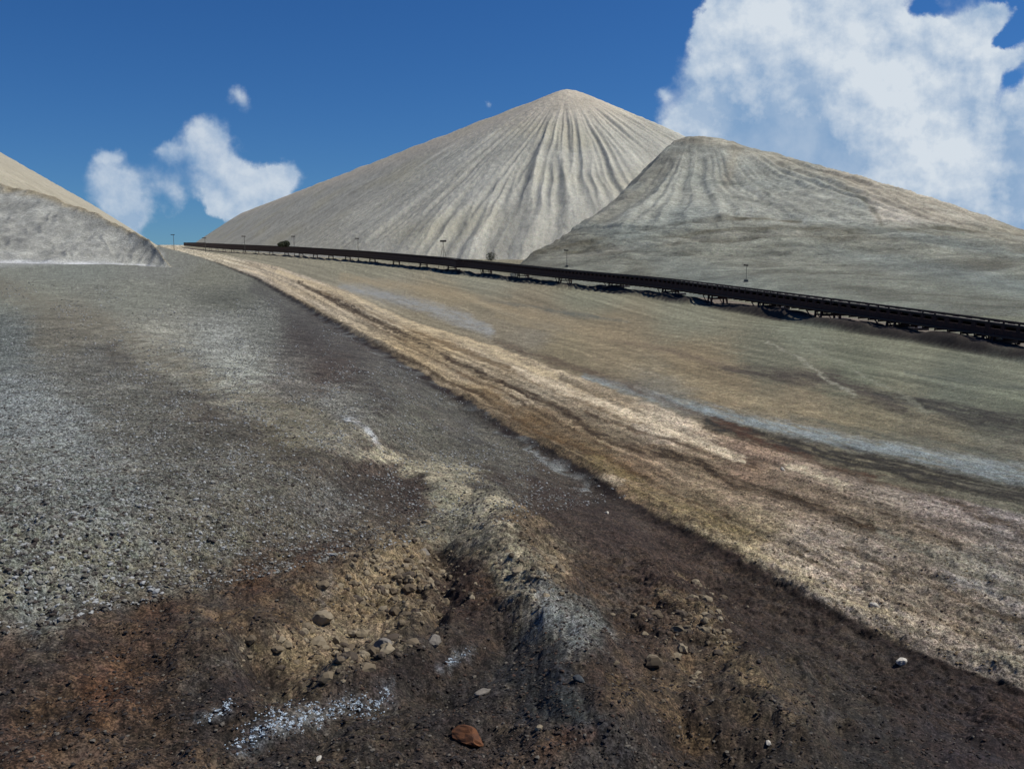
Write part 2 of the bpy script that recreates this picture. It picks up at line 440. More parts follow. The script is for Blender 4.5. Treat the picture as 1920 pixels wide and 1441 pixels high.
# ------------------------------------------------------------------ ground colours at image pixels
LEFTC = [  # x, y, r,g,b, grain, salt
    (0, 500, 112, 113, 104, .5, .2), (150, 500, 112, 114, 106, .5, .2), (300, 495, 110, 110, 103, .5, .2),
    (60, 560, 118, 119, 108, .5, .2), (250, 560, 110, 110, 100, .6, .3), (400, 520, 104, 103, 92, .5, .1), (430, 560, 84, 84, 76, .6, .1),
    (0, 640, 84, 87, 84, .9, .45), (180, 680, 86, 84, 78, .9, .4), (120, 620, 96, 92, 82, .7, .3),
    (300, 640, 118, 116, 106, .8, .5), (420, 640, 112, 112, 106, 1., .6), (500, 610, 92, 92, 86, 1., .4), (560, 640, 66, 62, 58, 1., .2),
    (450, 700, 122, 122, 114, 1., .6), (540, 720, 88, 84, 78, 1., .4), (620, 700, 70, 62, 56, 1., .2), (720, 740, 78, 76, 70, .9, .25),
    (640, 760, 92, 90, 84, 1., .45), (800, 780, 76, 74, 66, .9, .2), (890, 830, 74, 71, 64, .9, .2), (960, 880, 76, 73, 66, .9, .25),
    (0, 760, 92, 95, 94, 1.1, .7), (100, 800, 98, 100, 97, 1.1, .7), (250, 780, 82, 80, 73, 1., .45), (400, 800, 76, 72, 64, 1., .35),
    (550, 800, 98, 92, 76, .7, .15), (600, 860, 72, 67, 59, 1., .25), (700, 880, 58, 50, 44, 1., .15), (760, 930, 52, 43, 38, 1., .1),
    (0, 900, 92, 93, 88, 1.1, .6), (200, 920, 94, 96, 92, 1.1, .6), (350, 900, 80, 78, 71, 1.1, .45), (500, 900, 72, 69, 62, 1.1, .4),
    (620, 940, 72, 69, 64, 1.1, .45), (0, 1050, 84, 84, 76, 1.1, .5), (200, 1050, 84, 83, 74, 1.1, .5), (400, 1020, 78, 75, 66, 1.1, .45),
    (550, 1000, 70, 66, 58, 1.1, .4), (90, 1150, 84, 84, 78, 1.1, .55), (300, 1090, 80, 76, 67, 1.1, .45),
    (0, 1210, 58, 48, 42, 1., .05), (150, 1200, 56, 45, 38, 1., .05), (300, 1150, 56, 42, 33, 1., .05), (500, 1090, 58, 44, 34, 1., .06),
    (600, 1040, 56, 45, 38, 1., .08), (250, 1250, 66, 50, 38, 1., .05), (100, 1330, 62, 49, 38, 1., .05), (0, 1400, 60, 46, 38, 1., .05),
    (250, 1400, 58, 47, 38, 1., .06), (200, 1290, 78, 56, 42, .9, .04), (400, 1300, 42, 36, 32, 1., .1), (420, 1240, 54, 46, 38, 1., .1),
    (560, 1260, 96, 84, 66, .8, .05), (640, 1200, 98, 86, 68, .8, .08), (700, 1120, 100, 87, 68, .8, .05), (760, 1060, 96, 84, 66, .8, .05),
    (520, 1180, 70, 58, 46, .9, .05), (600, 1120, 78, 66, 52, .9, .06), (830, 1100, 50, 42, 36, .9, .05), (800, 1200, 56, 49, 42, .9, .1),
    (900, 1100, 54, 42, 34, .9, .05), (900, 1200, 46, 38, 33, 1., .1), (700, 1290, 44, 37, 33, 1., .1), (500, 1400, 46, 40, 36, 1., .15),
    (700, 1380, 52, 46, 40, 1., .15), (850, 1330, 44, 39, 36, 1., .12), (1000, 1250, 42, 41, 41, 1., .12), (1050, 1320, 40, 42, 43, 1., .12),
    (1000, 1400, 58, 48, 40, 1., .2), (850, 1430, 48, 40, 36, 1., .15), (1150, 1400, 42, 39, 38, 1., .1),
    (860, 920, 118, 114, 98, .8, .3), (900, 960, 104, 101, 90, .9, .4), (960, 1060, 106, 98, 82, .8, .15), (1000, 1130, 90, 84, 74, .9, .3),
    (1040, 1180, 86, 86, 82, 1., .45), (1000, 900, 62, 55, 48, .9, .15), (960, 980, 58, 47, 38, .9, .1), (1050, 960, 50, 42, 37, .9, .08), (1150, 1000, 52, 43, 38, .9, .08),
    (1100, 1080, 56, 46, 38, .9, .08), (1250, 1070, 56, 45, 38, .9, .06), (1300, 1150, 60, 49, 40, .9, .05), (1200, 1200, 52, 42, 35, .9, .06),
    (1150, 1270, 50, 41, 35, .9, .06), (1300, 1260, 62, 52, 42, .9, .06), (1400, 1200, 52, 43, 37, .8, .05), (1500, 1230, 56, 50, 44, .8, .05),
    (1300, 1380, 50, 41, 34, .9, .05), (1450, 1330, 60, 52, 43, .9, .05), (1600, 1300, 52, 47, 42, .8, .05), (1750, 1350, 46, 39, 37, .8, .03),
    (1650, 1410, 42, 38, 35, .8, .03), (1850, 1400, 44, 37, 37, .8, .02), (1500, 1430, 46, 41, 36, .8, .03), (1900, 1350, 50, 40, 36, .8, .02),
]
RIGHTC_ = [
    (480, 483, 122, 120, 104, .3, 0), (700, 505, 120, 119, 102, .3, 0), (900, 525, 118, 118, 102, .3, 0), (1100, 560, 116, 117, 99, .3, 0),
    (1300, 590, 112, 113, 96, .3, 0), (1500, 625, 108, 112, 96, .3, 0), (1700, 655, 110, 113, 96, .3, 0), (1900, 690, 107, 111, 96, .3, 0),
    (700, 540, 124, 120, 104, .35, 0), (830, 550, 128, 120, 98, .35, 0), (1000, 600, 118, 110, 90, .4, 0), (1150, 640, 116, 107, 86, .4, 0), (1300, 680, 114, 104, 82, .4, 0),
    (1050, 660, 112, 105, 84, .4, 0), (1450, 660, 96, 97, 82, .35, 0), (1600, 700, 96, 100, 84, .35, 0), (1800, 720, 92, 97, 84, .35, 0), (1900, 750, 96, 101, 86, .35, 0),
    (1350, 730, 116, 106, 84, .4, 0), (1500, 760, 112, 104, 84, .4, 0), (1620, 780, 104, 99, 80, .4, 0), (1750, 820, 98, 94, 78, .4, 0), (1900, 850, 92, 91, 79, .4, 0),
    (1250, 740, 106, 103, 90, .5, .1), (1000, 625, 112, 108, 94, .4, 0), (2300, 800, 90, 92, 80, .4, 0), (2300, 700, 100, 103, 90, .4, 0),
]
ROADC = [
    (400, 477, 163, 154, 132, .9, 0), (520, 510, 155, 143, 121, .9, 0), (620, 560, 149, 136, 112, .9, 0), (700, 590, 145, 133, 110, .9, 0),
    (800, 640, 137, 122, 95, .9, 0), (900, 680, 143, 130, 106, .9, 0), (1000, 730, 143, 131, 108, .9, 0), (900, 740, 116, 101, 76, .9, 0),
    (1000, 790, 104, 88, 64, .9, 0), (1100, 840, 107, 92, 68, .9, 0), (1150, 790, 128, 115, 92, .9, 0), (1250, 790, 159, 147, 126, .9, 0), (1200, 870, 107, 91, 71, .9, 0),
    (1300, 880, 115, 101, 81, .9, 0), (1400, 860, 114, 97, 80, .9, 0), (1300, 960, 108, 96, 75, .9, 0), (1400, 1000, 107, 96, 75, .9, 0), (1500, 920, 117, 104, 88, .9, 0),
    (1480, 1060, 125, 115, 100, .9, 0), (1560, 1110, 129, 119, 107, .9, 0), (1650, 1000, 115, 105, 90, .9, 0), (1800, 970, 124, 113, 101, .9, .05), (1700, 1060, 113, 102, 86, .9, 0),
    (1650, 1140, 123, 113, 99, .9, .05), (1850, 1060, 123, 119, 110, .9, .1), (1800, 1150, 111, 101, 87, .9, 0), (1900, 1200, 110, 103, 92, .9, .05), (1850, 1230, 122, 113, 101, .9, .05),
    (1900, 1000, 117, 109, 100, .9, .05),
]
RIGHTC = [c[:5] + (c[5] * 1.7,) + c[6:] for c in RIGHTC_]
# marks: image-pixel polyline (x,y,half-width), colour, strength, salt
MARKS = [
    # pale ridge / track across the left field
    ([(-60, 515, 20), (200, 618, 30), (420, 735, 30), (560, 790, 28), (700, 845, 18)], (108, 104, 90), .7, .05, 'L'),
    ([(700, 845, 12), (790, 880, 14), (880, 895, 22), (905, 930, 24), (940, 1000, 26), (975, 1070, 30), (990, 1110, 24)], (136, 129, 108), .8, .15, 'L'),
    ([(1000, 1110, 24), (1040, 1170, 30), (1090, 1205, 30)], (110, 112, 108), .6, .6, 'L'),
    ([(300, 478, 9), (0, 492, 9), (-200, 500, 9)], (150, 152, 148), .6, .5, 'L'),
    ([(655, 790, 10), (685, 830, 10)], (150, 152, 150), .6, .8, 'L'),
    ([(560, 570, 4), (640, 615, 5), (760, 690, 5), (900, 765, 6), (1000, 835, 8), (1050, 880, 9), (1110, 905, 8)], (118, 122, 120), .6, .45, 'L'),
    ([(700, 690, 10), (780, 750, 10), (850, 800, 10)], (98, 92, 80), .5, .3, 'L'),
    ([(540, 600, 26), (640, 680, 26), (730, 760, 16)], (52, 46, 42), .5, .1, 'L'),
    ([(480, 540, 14), (600, 620, 20), (760, 720, 26), (880, 810, 26)], (66, 64, 60), .55, .15, 'L'),
    ([(200, 655, 14), (330, 745, 22), (500, 830, 26), (640, 890, 30), (740, 960, 30)], (60, 54, 47), .45, .2, 'L'),
    ([(900, 880, 16), (1000, 930, 30), (1120, 990, 40), (1300, 1090, 50), (1500, 1180, 50), (1700, 1270, 50)], (48, 39, 34), .55, .04, 'L'),
    ([(960, 950, 10), (1010, 1010, 14), (1060, 1080, 12)], (112, 98, 76), .6, .05, 'L'),
    ([(1260, 1110, 18), (1310, 1160, 24), (1360, 1210, 22), (1420, 1280, 20)], (104, 90, 68), .6, .05, 'L'),
    ([(1170, 1290, 30), (1260, 1320, 26), (1330, 1400, 28)], (92, 76, 54), .45, .03, 'L'),
    ([(840, 1060, 26), (880, 1130, 34), (930, 1160, 30)], (40, 31, 27), .7, .02, 'L'),
    ([(430, 1290, 24), (560, 1300, 26), (720, 1270, 24), (850, 1240, 20)], (36, 30, 29), .7, .05, 'L'),
    ([(550, 1250, 44), (640, 1190, 60), (720, 1120, 62), (785, 1055, 45)], (116, 102, 79), .6, .05, 'L'),
    # salt crusts in the hollow
    ([(440, 1400, 12), (480, 1370, 24), (520, 1350, 20), (590, 1340, 20), (650, 1320, 16), (700, 1320, 20), (725, 1300, 10)], (150, 160, 168), .12, .5, 'L'),
    ([(375, 1355, 4), (410, 1335, 10), (430, 1322, 10)], (150, 160, 168), .12, .5, 'L'),
    ([(830, 1252, 5), (852, 1235, 9), (884, 1216, 7)], (160, 168, 172), .12, .5, 'L'),
    ([(370, 1280, 16), (400, 1250, 12), (510, 1220, 12), (530, 1235, 8)], (90, 88, 84), .15, .5, 'L'),
    ([(615, 1130, 5), (640, 1075, 4), (636, 1085, 5)], (140, 140, 140), .1, .5, 'L'),
    ([(1000, 1385, 14), (1060, 1370, 14), (1110, 1360, 10)], (72, 54, 42), .5, .1, 'L'),
    ([(620, 1180, 16), (680, 1190, 18), (735, 1205, 14)], (120, 108, 88), .5, .25, 'L'),
    # ruts and pale wheel strips of the road
    ([(560, 530, 3), (640, 568, 4), (760, 628, 5), (900, 698, 6), (1060, 775, 7), (1160, 832, 8), (1310, 868, 8), (1385, 912, 8), (1480, 930, 9), (1635, 992, 10), (1710, 1026, 10), (1810, 1068, 11), (1930, 1120, 12)], (52, 41, 28), .85, 0, 'D'),
    ([(1100, 770, 4), (1200, 812, 6), (1300, 838, 6), (1420, 872, 5)], (62, 48, 34), .7, 0, 'D'),
    ([(1330, 800, 5), (1480, 842, 8), (1550, 872, 8), (1635, 898, 9), (1760, 925, 9), (1845, 970, 9), (1930, 1000, 10)], (60, 48, 34), .75, 0, 'D'),
    ([(1450, 895, 4), (1540, 925, 5), (1635, 952, 5), (1700, 975, 5), (1810, 1022, 6)], (58, 48, 34), .65, 0, 'D'),
    ([(700, 640, 3), (820, 705, 4), (960, 780, 5), (1100, 850, 5), (1240, 915, 6), (1360, 975, 6)], (66, 52, 34), .7, 0, 'D'),
    ([(640, 575, 2), (800, 665, 3), (980, 755, 4), (1140, 838, 4)], (72, 56, 38), .65, 0, 'D'),
    ([(780, 620, 2), (920, 675, 3), (1080, 745, 4), (1200, 795, 4)], (96, 78, 54), .6, 0, 'D'),
    ([(600, 545, 2), (740, 605, 2), (900, 672, 3), (1020, 722, 3)], (92, 76, 52), .6, 0, 'D'),
    ([(1500, 985, 4), (1640, 1050, 5), (1780, 1110, 5), (1930, 1175, 6)], (70, 58, 40), .6, 0, 'D'),
    ([(1420, 1010, 4), (1560, 1075, 5), (1720, 1140, 5), (1900, 1215, 6)], (76, 64, 46), .5, 0, 'D'),
    ([(900, 735, 8), (1000, 790, 12), (1080, 830, 12), (1180, 890, 10)], (84, 66, 42), .6, 0, 'D'),
    ([(1100, 860, 10), (1250, 940, 12), (1400, 1010, 12)], (96, 84, 52), .5, 0, 'D'),
    ([(520, 508, 3), (640, 548, 5), (760, 600, 6), (900, 650, 7), (1040, 705, 8)], (176, 160, 128), .7, 0, 'D'),
    ([(960, 690, 5), (1100, 745, 7), (1210, 785, 11), (1330, 835, 10), (1400, 862, 5)], (182, 168, 142), .8, 0, 'D'),
    ([(1480, 874, 4), (1530, 890, 7), (1600, 915, 6)], (172, 160, 134), .8, 0, 'D'),
    ([(1120, 893, 5), (1160, 905, 6)], (176, 162, 136), .8, 0, 'D'),
    ([(1300, 990, 8), (1400, 1040, 12), (1500, 1082, 14), (1640, 1138, 14), (1720, 1170, 10)], (148, 136, 108), .55, 0, 'D'),
    ([(1640, 1000, 10), (1760, 1040, 16), (1850, 1075, 18), (1940, 1110, 18)], (142, 138, 122), .45, .05, 'D'),
    ([(1840, 1225, 14), (1940, 1245, 16)], (142, 136, 114), .5, .05, 'D'),
    ([(1560, 1130, 8), (1620, 1175, 12), (1700, 1205, 8)], (74, 62, 44), .6, 0, 'D'),
    # right plain
    ([(640, 537, 6), (700, 550, 8), (800, 575, 11), (870, 600, 13), (920, 622, 9)], (132, 133, 128), .8, .3, 'R'),
    ([(1090, 705, 7), (1180, 728, 9), (1300, 765, 13), (1450, 800, 14), (1600, 832, 15), (1760, 862, 16), (1930, 895, 18), (2200, 950, 20)], (122, 130, 128), .9, .35, 'R'),
    ([(930, 640, 5), (1080, 690, 8), (1200, 730, 8), (1300, 775, 8), (1400, 812, 9)], (82, 70, 56), .7, 0, 'R'),
    ([(1330, 790, 12), (1450, 832, 18), (1560, 852, 20), (1700, 885, 22), (1850, 915, 22), (2000, 940, 24)], (46, 43, 36), .95, .05, 'R'),
    ([(1340, 785, 6), (1450, 840, 8), (1550, 880, 9), (1640, 900, 10)], (70, 50, 36), .8, 0, 'R'),
    ([(1360, 690, 8), (1450, 702, 14), (1560, 712, 18), (1640, 745, 14), (1700, 770, 8)], (68, 62, 53), .9, 0, 'R'),
    ([(1640, 740, 6), (1750, 760, 14), (1850, 785, 22), (1960, 800, 26)], (56, 54, 47), .95, 0, 'R'),
    ([(900, 560, 3), (1000, 575, 3), (1050, 585, 4), (1160, 600, 4), (1180, 603, 3)], (86, 88, 80), .6, 0, 'R'),
    ([(800, 520, 2), (900, 548, 3), (960, 555, 2)], (98, 97, 82), .5, 0, 'R'),
    ([(1440, 640, 2), (1520, 685, 3), (1560, 720, 3), (1600, 745, 3)], (142, 140, 122), .6, 0, 'R'),
    ([(1500, 640, 2), (1600, 690, 3), (1680, 735, 3), (1740, 775, 4)], (126, 126, 108), .5, 0, 'R'),
    ([(640, 520, 6), (820, 545, 8), (960, 580, 9), (1150, 630, 10), (1300, 680, 9)], (140, 126, 98), .5, 0, 'R'),
    ([(930, 590, 4), (1100, 640, 6), (1260, 700, 8), (1400, 745, 8), (1600, 790, 8)], (138, 126, 98), .45, 0, 'R'),
    ([(1150, 640, 5), (1250, 655, 6), (1380, 690, 6)], (92, 80, 66), .5, 0, 'R'),
    ([(1480, 780, 6), (1700, 825, 8), (1900, 860, 8)], (78, 80, 70), .5, .1, 'R'),
    ([(1700, 700, 5), (1820, 715, 6), (1930, 730, 6)], (80, 84, 74), .5, 0, 'R'),
]


def idw(px, py, pts):
    P_ = np.array(pts, float)
    acc = np.zeros(px.shape + (5,)); ws = np.zeros(px.shape)
    for r in P_:
        d2 = ((px - r[0]) / 1.25) ** 2 + ((py - r[1]) / (1.0 if r[1] > 560 else .5)) ** 2 + 300
        w = d2 ** -1.9
        c = np.concatenate([np.array(lin(*r[2:5])[:3]), r[5:7]])
        acc += w[..., None] * c; ws += w
    return acc / ws[..., None]


def ground_colour(X, Y, Z):
    px, py = to_image(X, Y, Z)
    cl = np.clip(30 / np.maximum(Y, 1), .08, 1.3)
    pxw = px + cl * (26 * pn(X / 2.2, Y / 2.2, 101) + 18 * pn(X / .8, Y / .8, 102) + 9 * pn(X / .3, Y / .3, 103))
    pyw = py + cl * (18 * pn(X / 2.2, Y / 2.2, 104) + 12 * pn(X / .8, Y / .8, 105) + 7 * pn(X / .3, Y / .3, 106))
    ew = cl * (16 * pn(X / 2.6, Y / 5., 107) + 11 * pn(X / .7, Y / 1.2, 108) + 7 * pn(X / .22, Y / .35, 109))
    le, re = ledge(py), redge(py)
    fr = (px + ew - le) / np.maximum(re - le, 4)
    L, R, D = idw(pxw, pyw, LEFTC), idw(pxw, pyw, RIGHTC), idw(pxw, pyw, ROADC)
    # long streaks drawn out along the road direction
    al = np.log(np.maximum(Y, 3))
    sR = .8 * pn(fr * 6, al * 1.6, 111) + .6 * pn(fr * 15, al * 3, 112) + .4 * pn(fr * 40, al * 6, 113)
    R[..., :3] *= np.exp(.34 * sR + .2 * pn(fr * 90, al * 8, 114))[..., None] * np.array([1.04, 1.0, .95])
    rf = rut_field(fr, py, X, Y)
    clod = fbm(fr * 42, np.log(np.maximum(Y, 3)) * 16, 3, 121, .6) + .5 * pn(X / .25, Y / .4, 126)
    s5 = .6 * pn(fr * 34, al * 3.5, 122) + .7 * pn(fr * 75, al * 8, 123) + .5 * pn(fr * 140, al * 26, 124)
    D[..., :3] *= np.exp(np.clip(.70 * rf + .52 * s5 + .22 * clod * sstep(300, 30, Y), -1.5, .5))[..., None]
    warm = np.clip(.5 + .8 * pn(fr * 5, al * 2, 131), 0, 1)[..., None]
    D[..., :3] *= 1 + (warm - .5) * np.array([.03, -.02, -.14])
    fl = fbm(X / 3., Y / 6., 4, 141, .6)
    L[..., :3] *= np.exp(.16 * fl)[..., None]
    # coarse lumps lying in fans down the left slope
    fu, fv = X / np.maximum(Y, 1) * 420, 3300 / np.maximum(Y, 4)
    fg = pn(fu, fv, 143) + .8 * pn(fu * 2.1, fv * 2.1, 144) + .4 * pn(fu * .35, fv * .35, 145)
    fg = fg + .7 * pn(fu * 1.45, fv * 1.45, 146)
    L[..., :3] *= np.exp(.50 * fg * np.clip(L[..., 3], 0, 1.1) * sstep(9, 22, Y))[..., None]
    R[..., :3] *= np.exp(.13 * fg)[..., None]; D[..., :3] *= np.exp(.12 * fg)[..., None]
    L[..., :3] *= np.array([1.02, 1.04, 1.0]); L[..., 4] *= .8 * (1 + .8 * fg)
    bl = fbm(X / .35, Y / .35, 3, 151, .6)
    brown = np.clip(.5 + bl * .8, 0, 1)[..., None]
    dark = sstep(900, 1150, py)[..., None]
    L[..., :3] *= 1 + dark * (brown - .5) * np.array([.34, .22, .0])
    pxr = px + 1.2 * ew
    pyr = py + 4 * pn(fr * 5, al * 3, 164) + 3 * pn(fr * 16, al * 9, 165) + cl * 4 * pn(X / .4, Y / .7, 166)
    for which, T in (('L', L), ('R', R), ('D', D)):
        for pts, rgb, st, salt, w in MARKS:
            if w != which: continue
            m = np.exp(-(seg_dist(pxw, pyw, pts) if w == 'L' else seg_dist(pxr, pyr, pts)) ** 3 * .9) * st
            m = m * (np.clip(1 + .9 * pn(X / .6, Y / 1.2, 161), .25, 1.3) if w == 'L' else np.clip(1 + .8 * pn(fr * 24, al * 18, 162) + .5 * pn(fr * 70, al * 60, 163), .15, 1.25)); m = np.clip(m, 0, 1)
            T[..., :3] += m[..., None] * (np.array(lin(*rgb)[:3]) - T[..., :3])
            T[..., 4] += m * (salt - T[..., 4]) if salt < .9 else np.clip(m * 1.6, 0, 1) * (salt - T[..., 4])
    wr = sstep(-.012, .012, fr)[..., None]
    col = L * (1 - wr) + D * wr
    w2 = sstep(.97, 1.04, fr)[..., None]
    col = col * (1 - w2) + R * w2
    # dark road edge: shade on the berm's left side, painted into the colour
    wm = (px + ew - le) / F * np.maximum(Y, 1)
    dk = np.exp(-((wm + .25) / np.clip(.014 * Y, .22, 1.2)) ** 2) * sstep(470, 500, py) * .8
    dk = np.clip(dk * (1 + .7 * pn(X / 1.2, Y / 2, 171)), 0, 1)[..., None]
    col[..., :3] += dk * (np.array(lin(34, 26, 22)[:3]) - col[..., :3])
    # pinkish fines under the conveyor and shade painted dark on its near bank
    dcv = (X - conv_x(Y)) * .93
    un = (sstep(-2.6, -1.6, dcv) * sstep(7, 4, dcv) * sstep(40, 50, Y))[..., None] * .75
    col[..., :3] += un * (np.array(lin(112, 98, 88)[:3]) - col[..., :3])
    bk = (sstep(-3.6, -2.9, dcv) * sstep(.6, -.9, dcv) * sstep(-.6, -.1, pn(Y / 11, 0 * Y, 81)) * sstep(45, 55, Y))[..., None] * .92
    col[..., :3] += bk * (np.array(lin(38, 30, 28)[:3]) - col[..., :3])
    return col[..., :3] * GAIN, col[..., 3], np.clip(col[..., 4], 0, 2)


def polar(az, rr):
    A, R_ = np.meshgrid(az, rr); return np.sin(A) * R_, np.cos(A) * R_


# azimuth dense over the view, coarse elsewhere
azv = np.radians(np.linspace(-36, 36, 1150))
azo = np.radians(np.concatenate([np.linspace(36.6, 324, 150)]))
az = np.concatenate([azv, azo[:-1], [2 * np.pi - np.radians(36)]])
dep = np.concatenate([np.linspace(1.25, .66, 50)[:-1], np.linspace(.66, .0135, 860), np.geomspace(.0132, .0012, 40)])
rr = EYE / dep
rr = np.concatenate([[.3, 2, 4], rr]) if rr[0] > 5 else rr
X, Y = polar(az, rr)
Z = height(X, Y)
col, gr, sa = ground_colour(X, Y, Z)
M_ground = earth_mat('salt_strewn_earth', fine=2.2, bump=.6, contrast=1.05, bdist=.06)
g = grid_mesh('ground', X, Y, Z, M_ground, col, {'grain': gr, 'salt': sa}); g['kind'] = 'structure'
print('ground verts', X.size)


def ground_at(px, py):
    r = ray(px, py)
    s = np.concatenate([np.linspace(6, 60, 3000), np.geomspace(60, 1500, 2000)])
    z = height(r[0] * s, r[1] * s)
    hit = np.nonzero(EYE + r[2] * s < z)[0]
    k = hit[0] if len(hit) else len(s) - 1
    return np.array([r[0] * s[k], r[1] * s[k], z[k]])


# ------------------------------------------------------------------ hills
def smin(a, b, k):
    h = np.clip(.5 + .5 * (b - a) / k, 0, 1); return b * (1 - h) + a * h - k * h * (1 - h)


def hill_mat(name, **kw): return earth_mat(name, **kw)


M_hill = earth_mat('pale_tailings', fine=.35, bump=.8, contrast=.45, bdist=.5, coarse=.05)
M_hill2 = earth_mat('grey_tailings', fine=.55, bump=.9, contrast=.9, bdist=.4, coarse=.06)
M_salt = earth_mat('salt_speckled_tailings', fine=1.6, bump=.7, contrast=1.1, bdist=.25, coarse=.15)
SL = .39; cs, sn = 1 / math.hypot(1, SL), SL / math.hypot(1, SL)     # ridge direction (-sn, cs)


# --- the great heap: a long level ridge that ends in a cone towards us
AX, AY, AH = 38., 640., 113.5


def main_hill(X, Y):
    dx, dy_ = X - AX, Y - AY
    a = -sn * dx + cs * dy_                                   # along the ridge, away from us
    p = cs * dx + sn * dy_                                    # across, right positive
    af = np.minimum(a, 0)
    # apex swells a little above the ridge
    r = np.sqrt(p * p + af * af + 90.) - 9.5
    th = np.arctan2(-af, -p)                                  # 0 left, pi/2 front, pi right
    k = np.interp(th, [0, .8, 1.6, 2.3, 3.15], [.66, .66, .62, .50, .44])
    h = AH - k * r
    h = h - 9. * sstep(0, 60, a)* 0 
    h = h + 1.5 * pn(a / 70, 0 * a, 201) * sstep(0, 60, a)
    # gullies run straight down the slope: constant angle on the cone, constant station on the flank
    st = np.where(a > 0, -a, 0) + th * 75
    wv = 2.2 * pn(r / 60, st / 40, 211) + .5 * pn(r / 14, st / 12, 212)
    g1 = 1 - np.abs(pn((st + wv) / 11, r / 200, 213)) * 2.6
    g2 = 1 - np.abs(pn((st + wv * 1.3) / 4.2, r / 90, 214)) * 2.6
    g3 = pn((st + wv) / 2.6, r / 60, 215)
    gm = (1 + .7 * pn(st / 45, r / 60, 217)) * sstep(14, 60, r) * (.5 + .5 * sstep(260, 130, r))
    front = .35 + .65 * sstep(-140, -10, -np.maximum(a, 0)) 
    dz = gm * front * (1.15 * np.clip(g1, -1, 1) + .8 * np.clip(g2, -1, 1) + .45 * g3) + .22 * fbm(X / 3, Y / 3, 3, 216)
    return h + dz, g1, g2, r, th, a


azm = np.radians(np.linspace(-24, 24, 900)); rm = np.concatenate([np.linspace(330, 760, 420), np.geomspace(765, 3200, 160)])
X, Y = polar(azm, rm)
Z, g1, g2, r, th, a = main_hill(X, Y)
base = np.array(lin(172, 170, 156)[:3]) * np.ones(X.shape + (1,))
topc, lowc, yel = [np.array(lin(*c)[:3]) for c in ((192, 182, 162), (170, 170, 156), (178, 172, 146))]
t = sstep(70, 5, r)[..., None]; base = base * (1 - t) + topc * t
n = fbm(X / 40, (Y + Z * 2) / 40, 4, 221, .6)[..., None]
base = base * np.exp(.10 * n)
y_ = np.clip(pn(X / 60, Z / 25, 231) * 1.5, 0, 1)[..., None] * .5; base = base * (1 - y_) + yel * y_
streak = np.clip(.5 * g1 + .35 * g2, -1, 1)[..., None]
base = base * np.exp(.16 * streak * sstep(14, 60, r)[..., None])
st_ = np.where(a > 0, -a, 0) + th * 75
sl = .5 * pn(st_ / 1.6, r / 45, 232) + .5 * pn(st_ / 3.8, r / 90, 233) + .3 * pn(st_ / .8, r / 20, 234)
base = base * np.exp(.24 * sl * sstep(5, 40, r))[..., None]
left = sstep(20, 260, a)[..., None]; base = base * (1 - left * .12)
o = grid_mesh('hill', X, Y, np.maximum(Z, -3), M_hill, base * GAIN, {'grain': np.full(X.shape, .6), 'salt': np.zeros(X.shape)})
o['kind'] = 'structure'; o['label'] = 'great pale gullied tailings cone with long ridge running left'


# --- control-point hills
def tps(pts):
    """thin-plate height surface through (x,y,z) points"""
    P_ = np.array(pts, float); n_ = len(P_); S = 100.
    x, y, z = P_[:, 0] / S, P_[:, 1] / S, P_[:, 2]
    def U(d2): return d2 * np.log(d2 + 1e-9)
    K = U((x[:, None] - x) ** 2 + (y[:, None] - y) ** 2) + np.eye(n_) * 2e-4
    Q = np.stack([np.ones(n_), x, y], 1)
    A = np.zeros((n_ + 3, n_ + 3)); A[:n_, :n_] = K; A[:n_, n_:] = Q; A[n_:, :n_] = Q.T
    s = np.linalg.solve(A, np.concatenate([z, np.zeros(3)]))
    def f(X, Y):
        r_ = s[n_] + s[n_ + 1] * X / S + s[n_ + 2] * Y / S
        for i in range(n_): r_ = r_ + s[i] * U((X / S - x[i]) ** 2 + (Y / S - y[i]) ** 2)
        return r_
    return f


def at(px, py, dist):
    r = ray(px, py); s = dist / r[1]; return (r[0] * s, dist, EYE + r[2] * s)


RH = [at(1270, 262, 395), at(1330, 258, 400), at(1385, 270, 395), at(1450, 292, 375), at(1550, 325, 345), at(1650, 361, 310), at(1750, 401, 280),
      at(1850, 438, 250), at(1925, 461, 230), at(2050, 478, 210), at(2300, 500, 180),
      at(1225, 312, 370), at(1160, 372, 335), at(1075, 425, 300), at(1000, 472, 262),
      at(1380, 330, 350), at(1480, 360, 315), at(1580, 385, 285), at(1650, 430, 240), at(1300, 370, 320), at(1180, 430, 270),
      at(1450, 420, 255), at(1300, 440, 245), at(1800, 445, 215),
      at(1100, 485, 215), at(1250, 505, 178), at(1400, 525, 152), at(1600, 556, 125), at(1750, 577, 108), at(1920, 600, 96), at(2200, 640, 80),
      at(1600, 480, 185), at(1800, 500, 155), at(1920, 520, 145), at(1400, 470, 205)]
BL = [at(1268, 262, 398), at(1225, 312, 372), at(1165, 368, 335), at(1080, 420, 300), at(1000, 470, 262), at(975, 486, 236)]


def cut(X, Y):
    """metres beyond the brow line on the hill's left side, where the slope turns over"""
    best = np.full(np.shape(X), 1e9); sg = np.zeros(np.shape(X))
    pts = [(BL[0][0] + 12, BL[0][1] + 90)] + [(b[0], b[1]) for b in BL] + [(BL[-1][0] - 4, 120)]
    for a, b in zip(pts[:-1], pts[1:]):
        dx, dy_ = b[0] - a[0], b[1] - a[1]; L_ = math.hypot(dx, dy_)
        t = np.clip(((X - a[0]) * dx + (Y - a[1]) * dy_) / L_ ** 2, 0, 1)
        d = np.hypot(X - a[0] - t * dx, Y - a[1] - t * dy_)
        side = ((X - a[0]) * dy_ - (Y - a[1]) * dx) / L_
        sg = np.where(d < best, np.where(side > 0, d, 0), sg); best = np.minimum(d, best)
    return sg


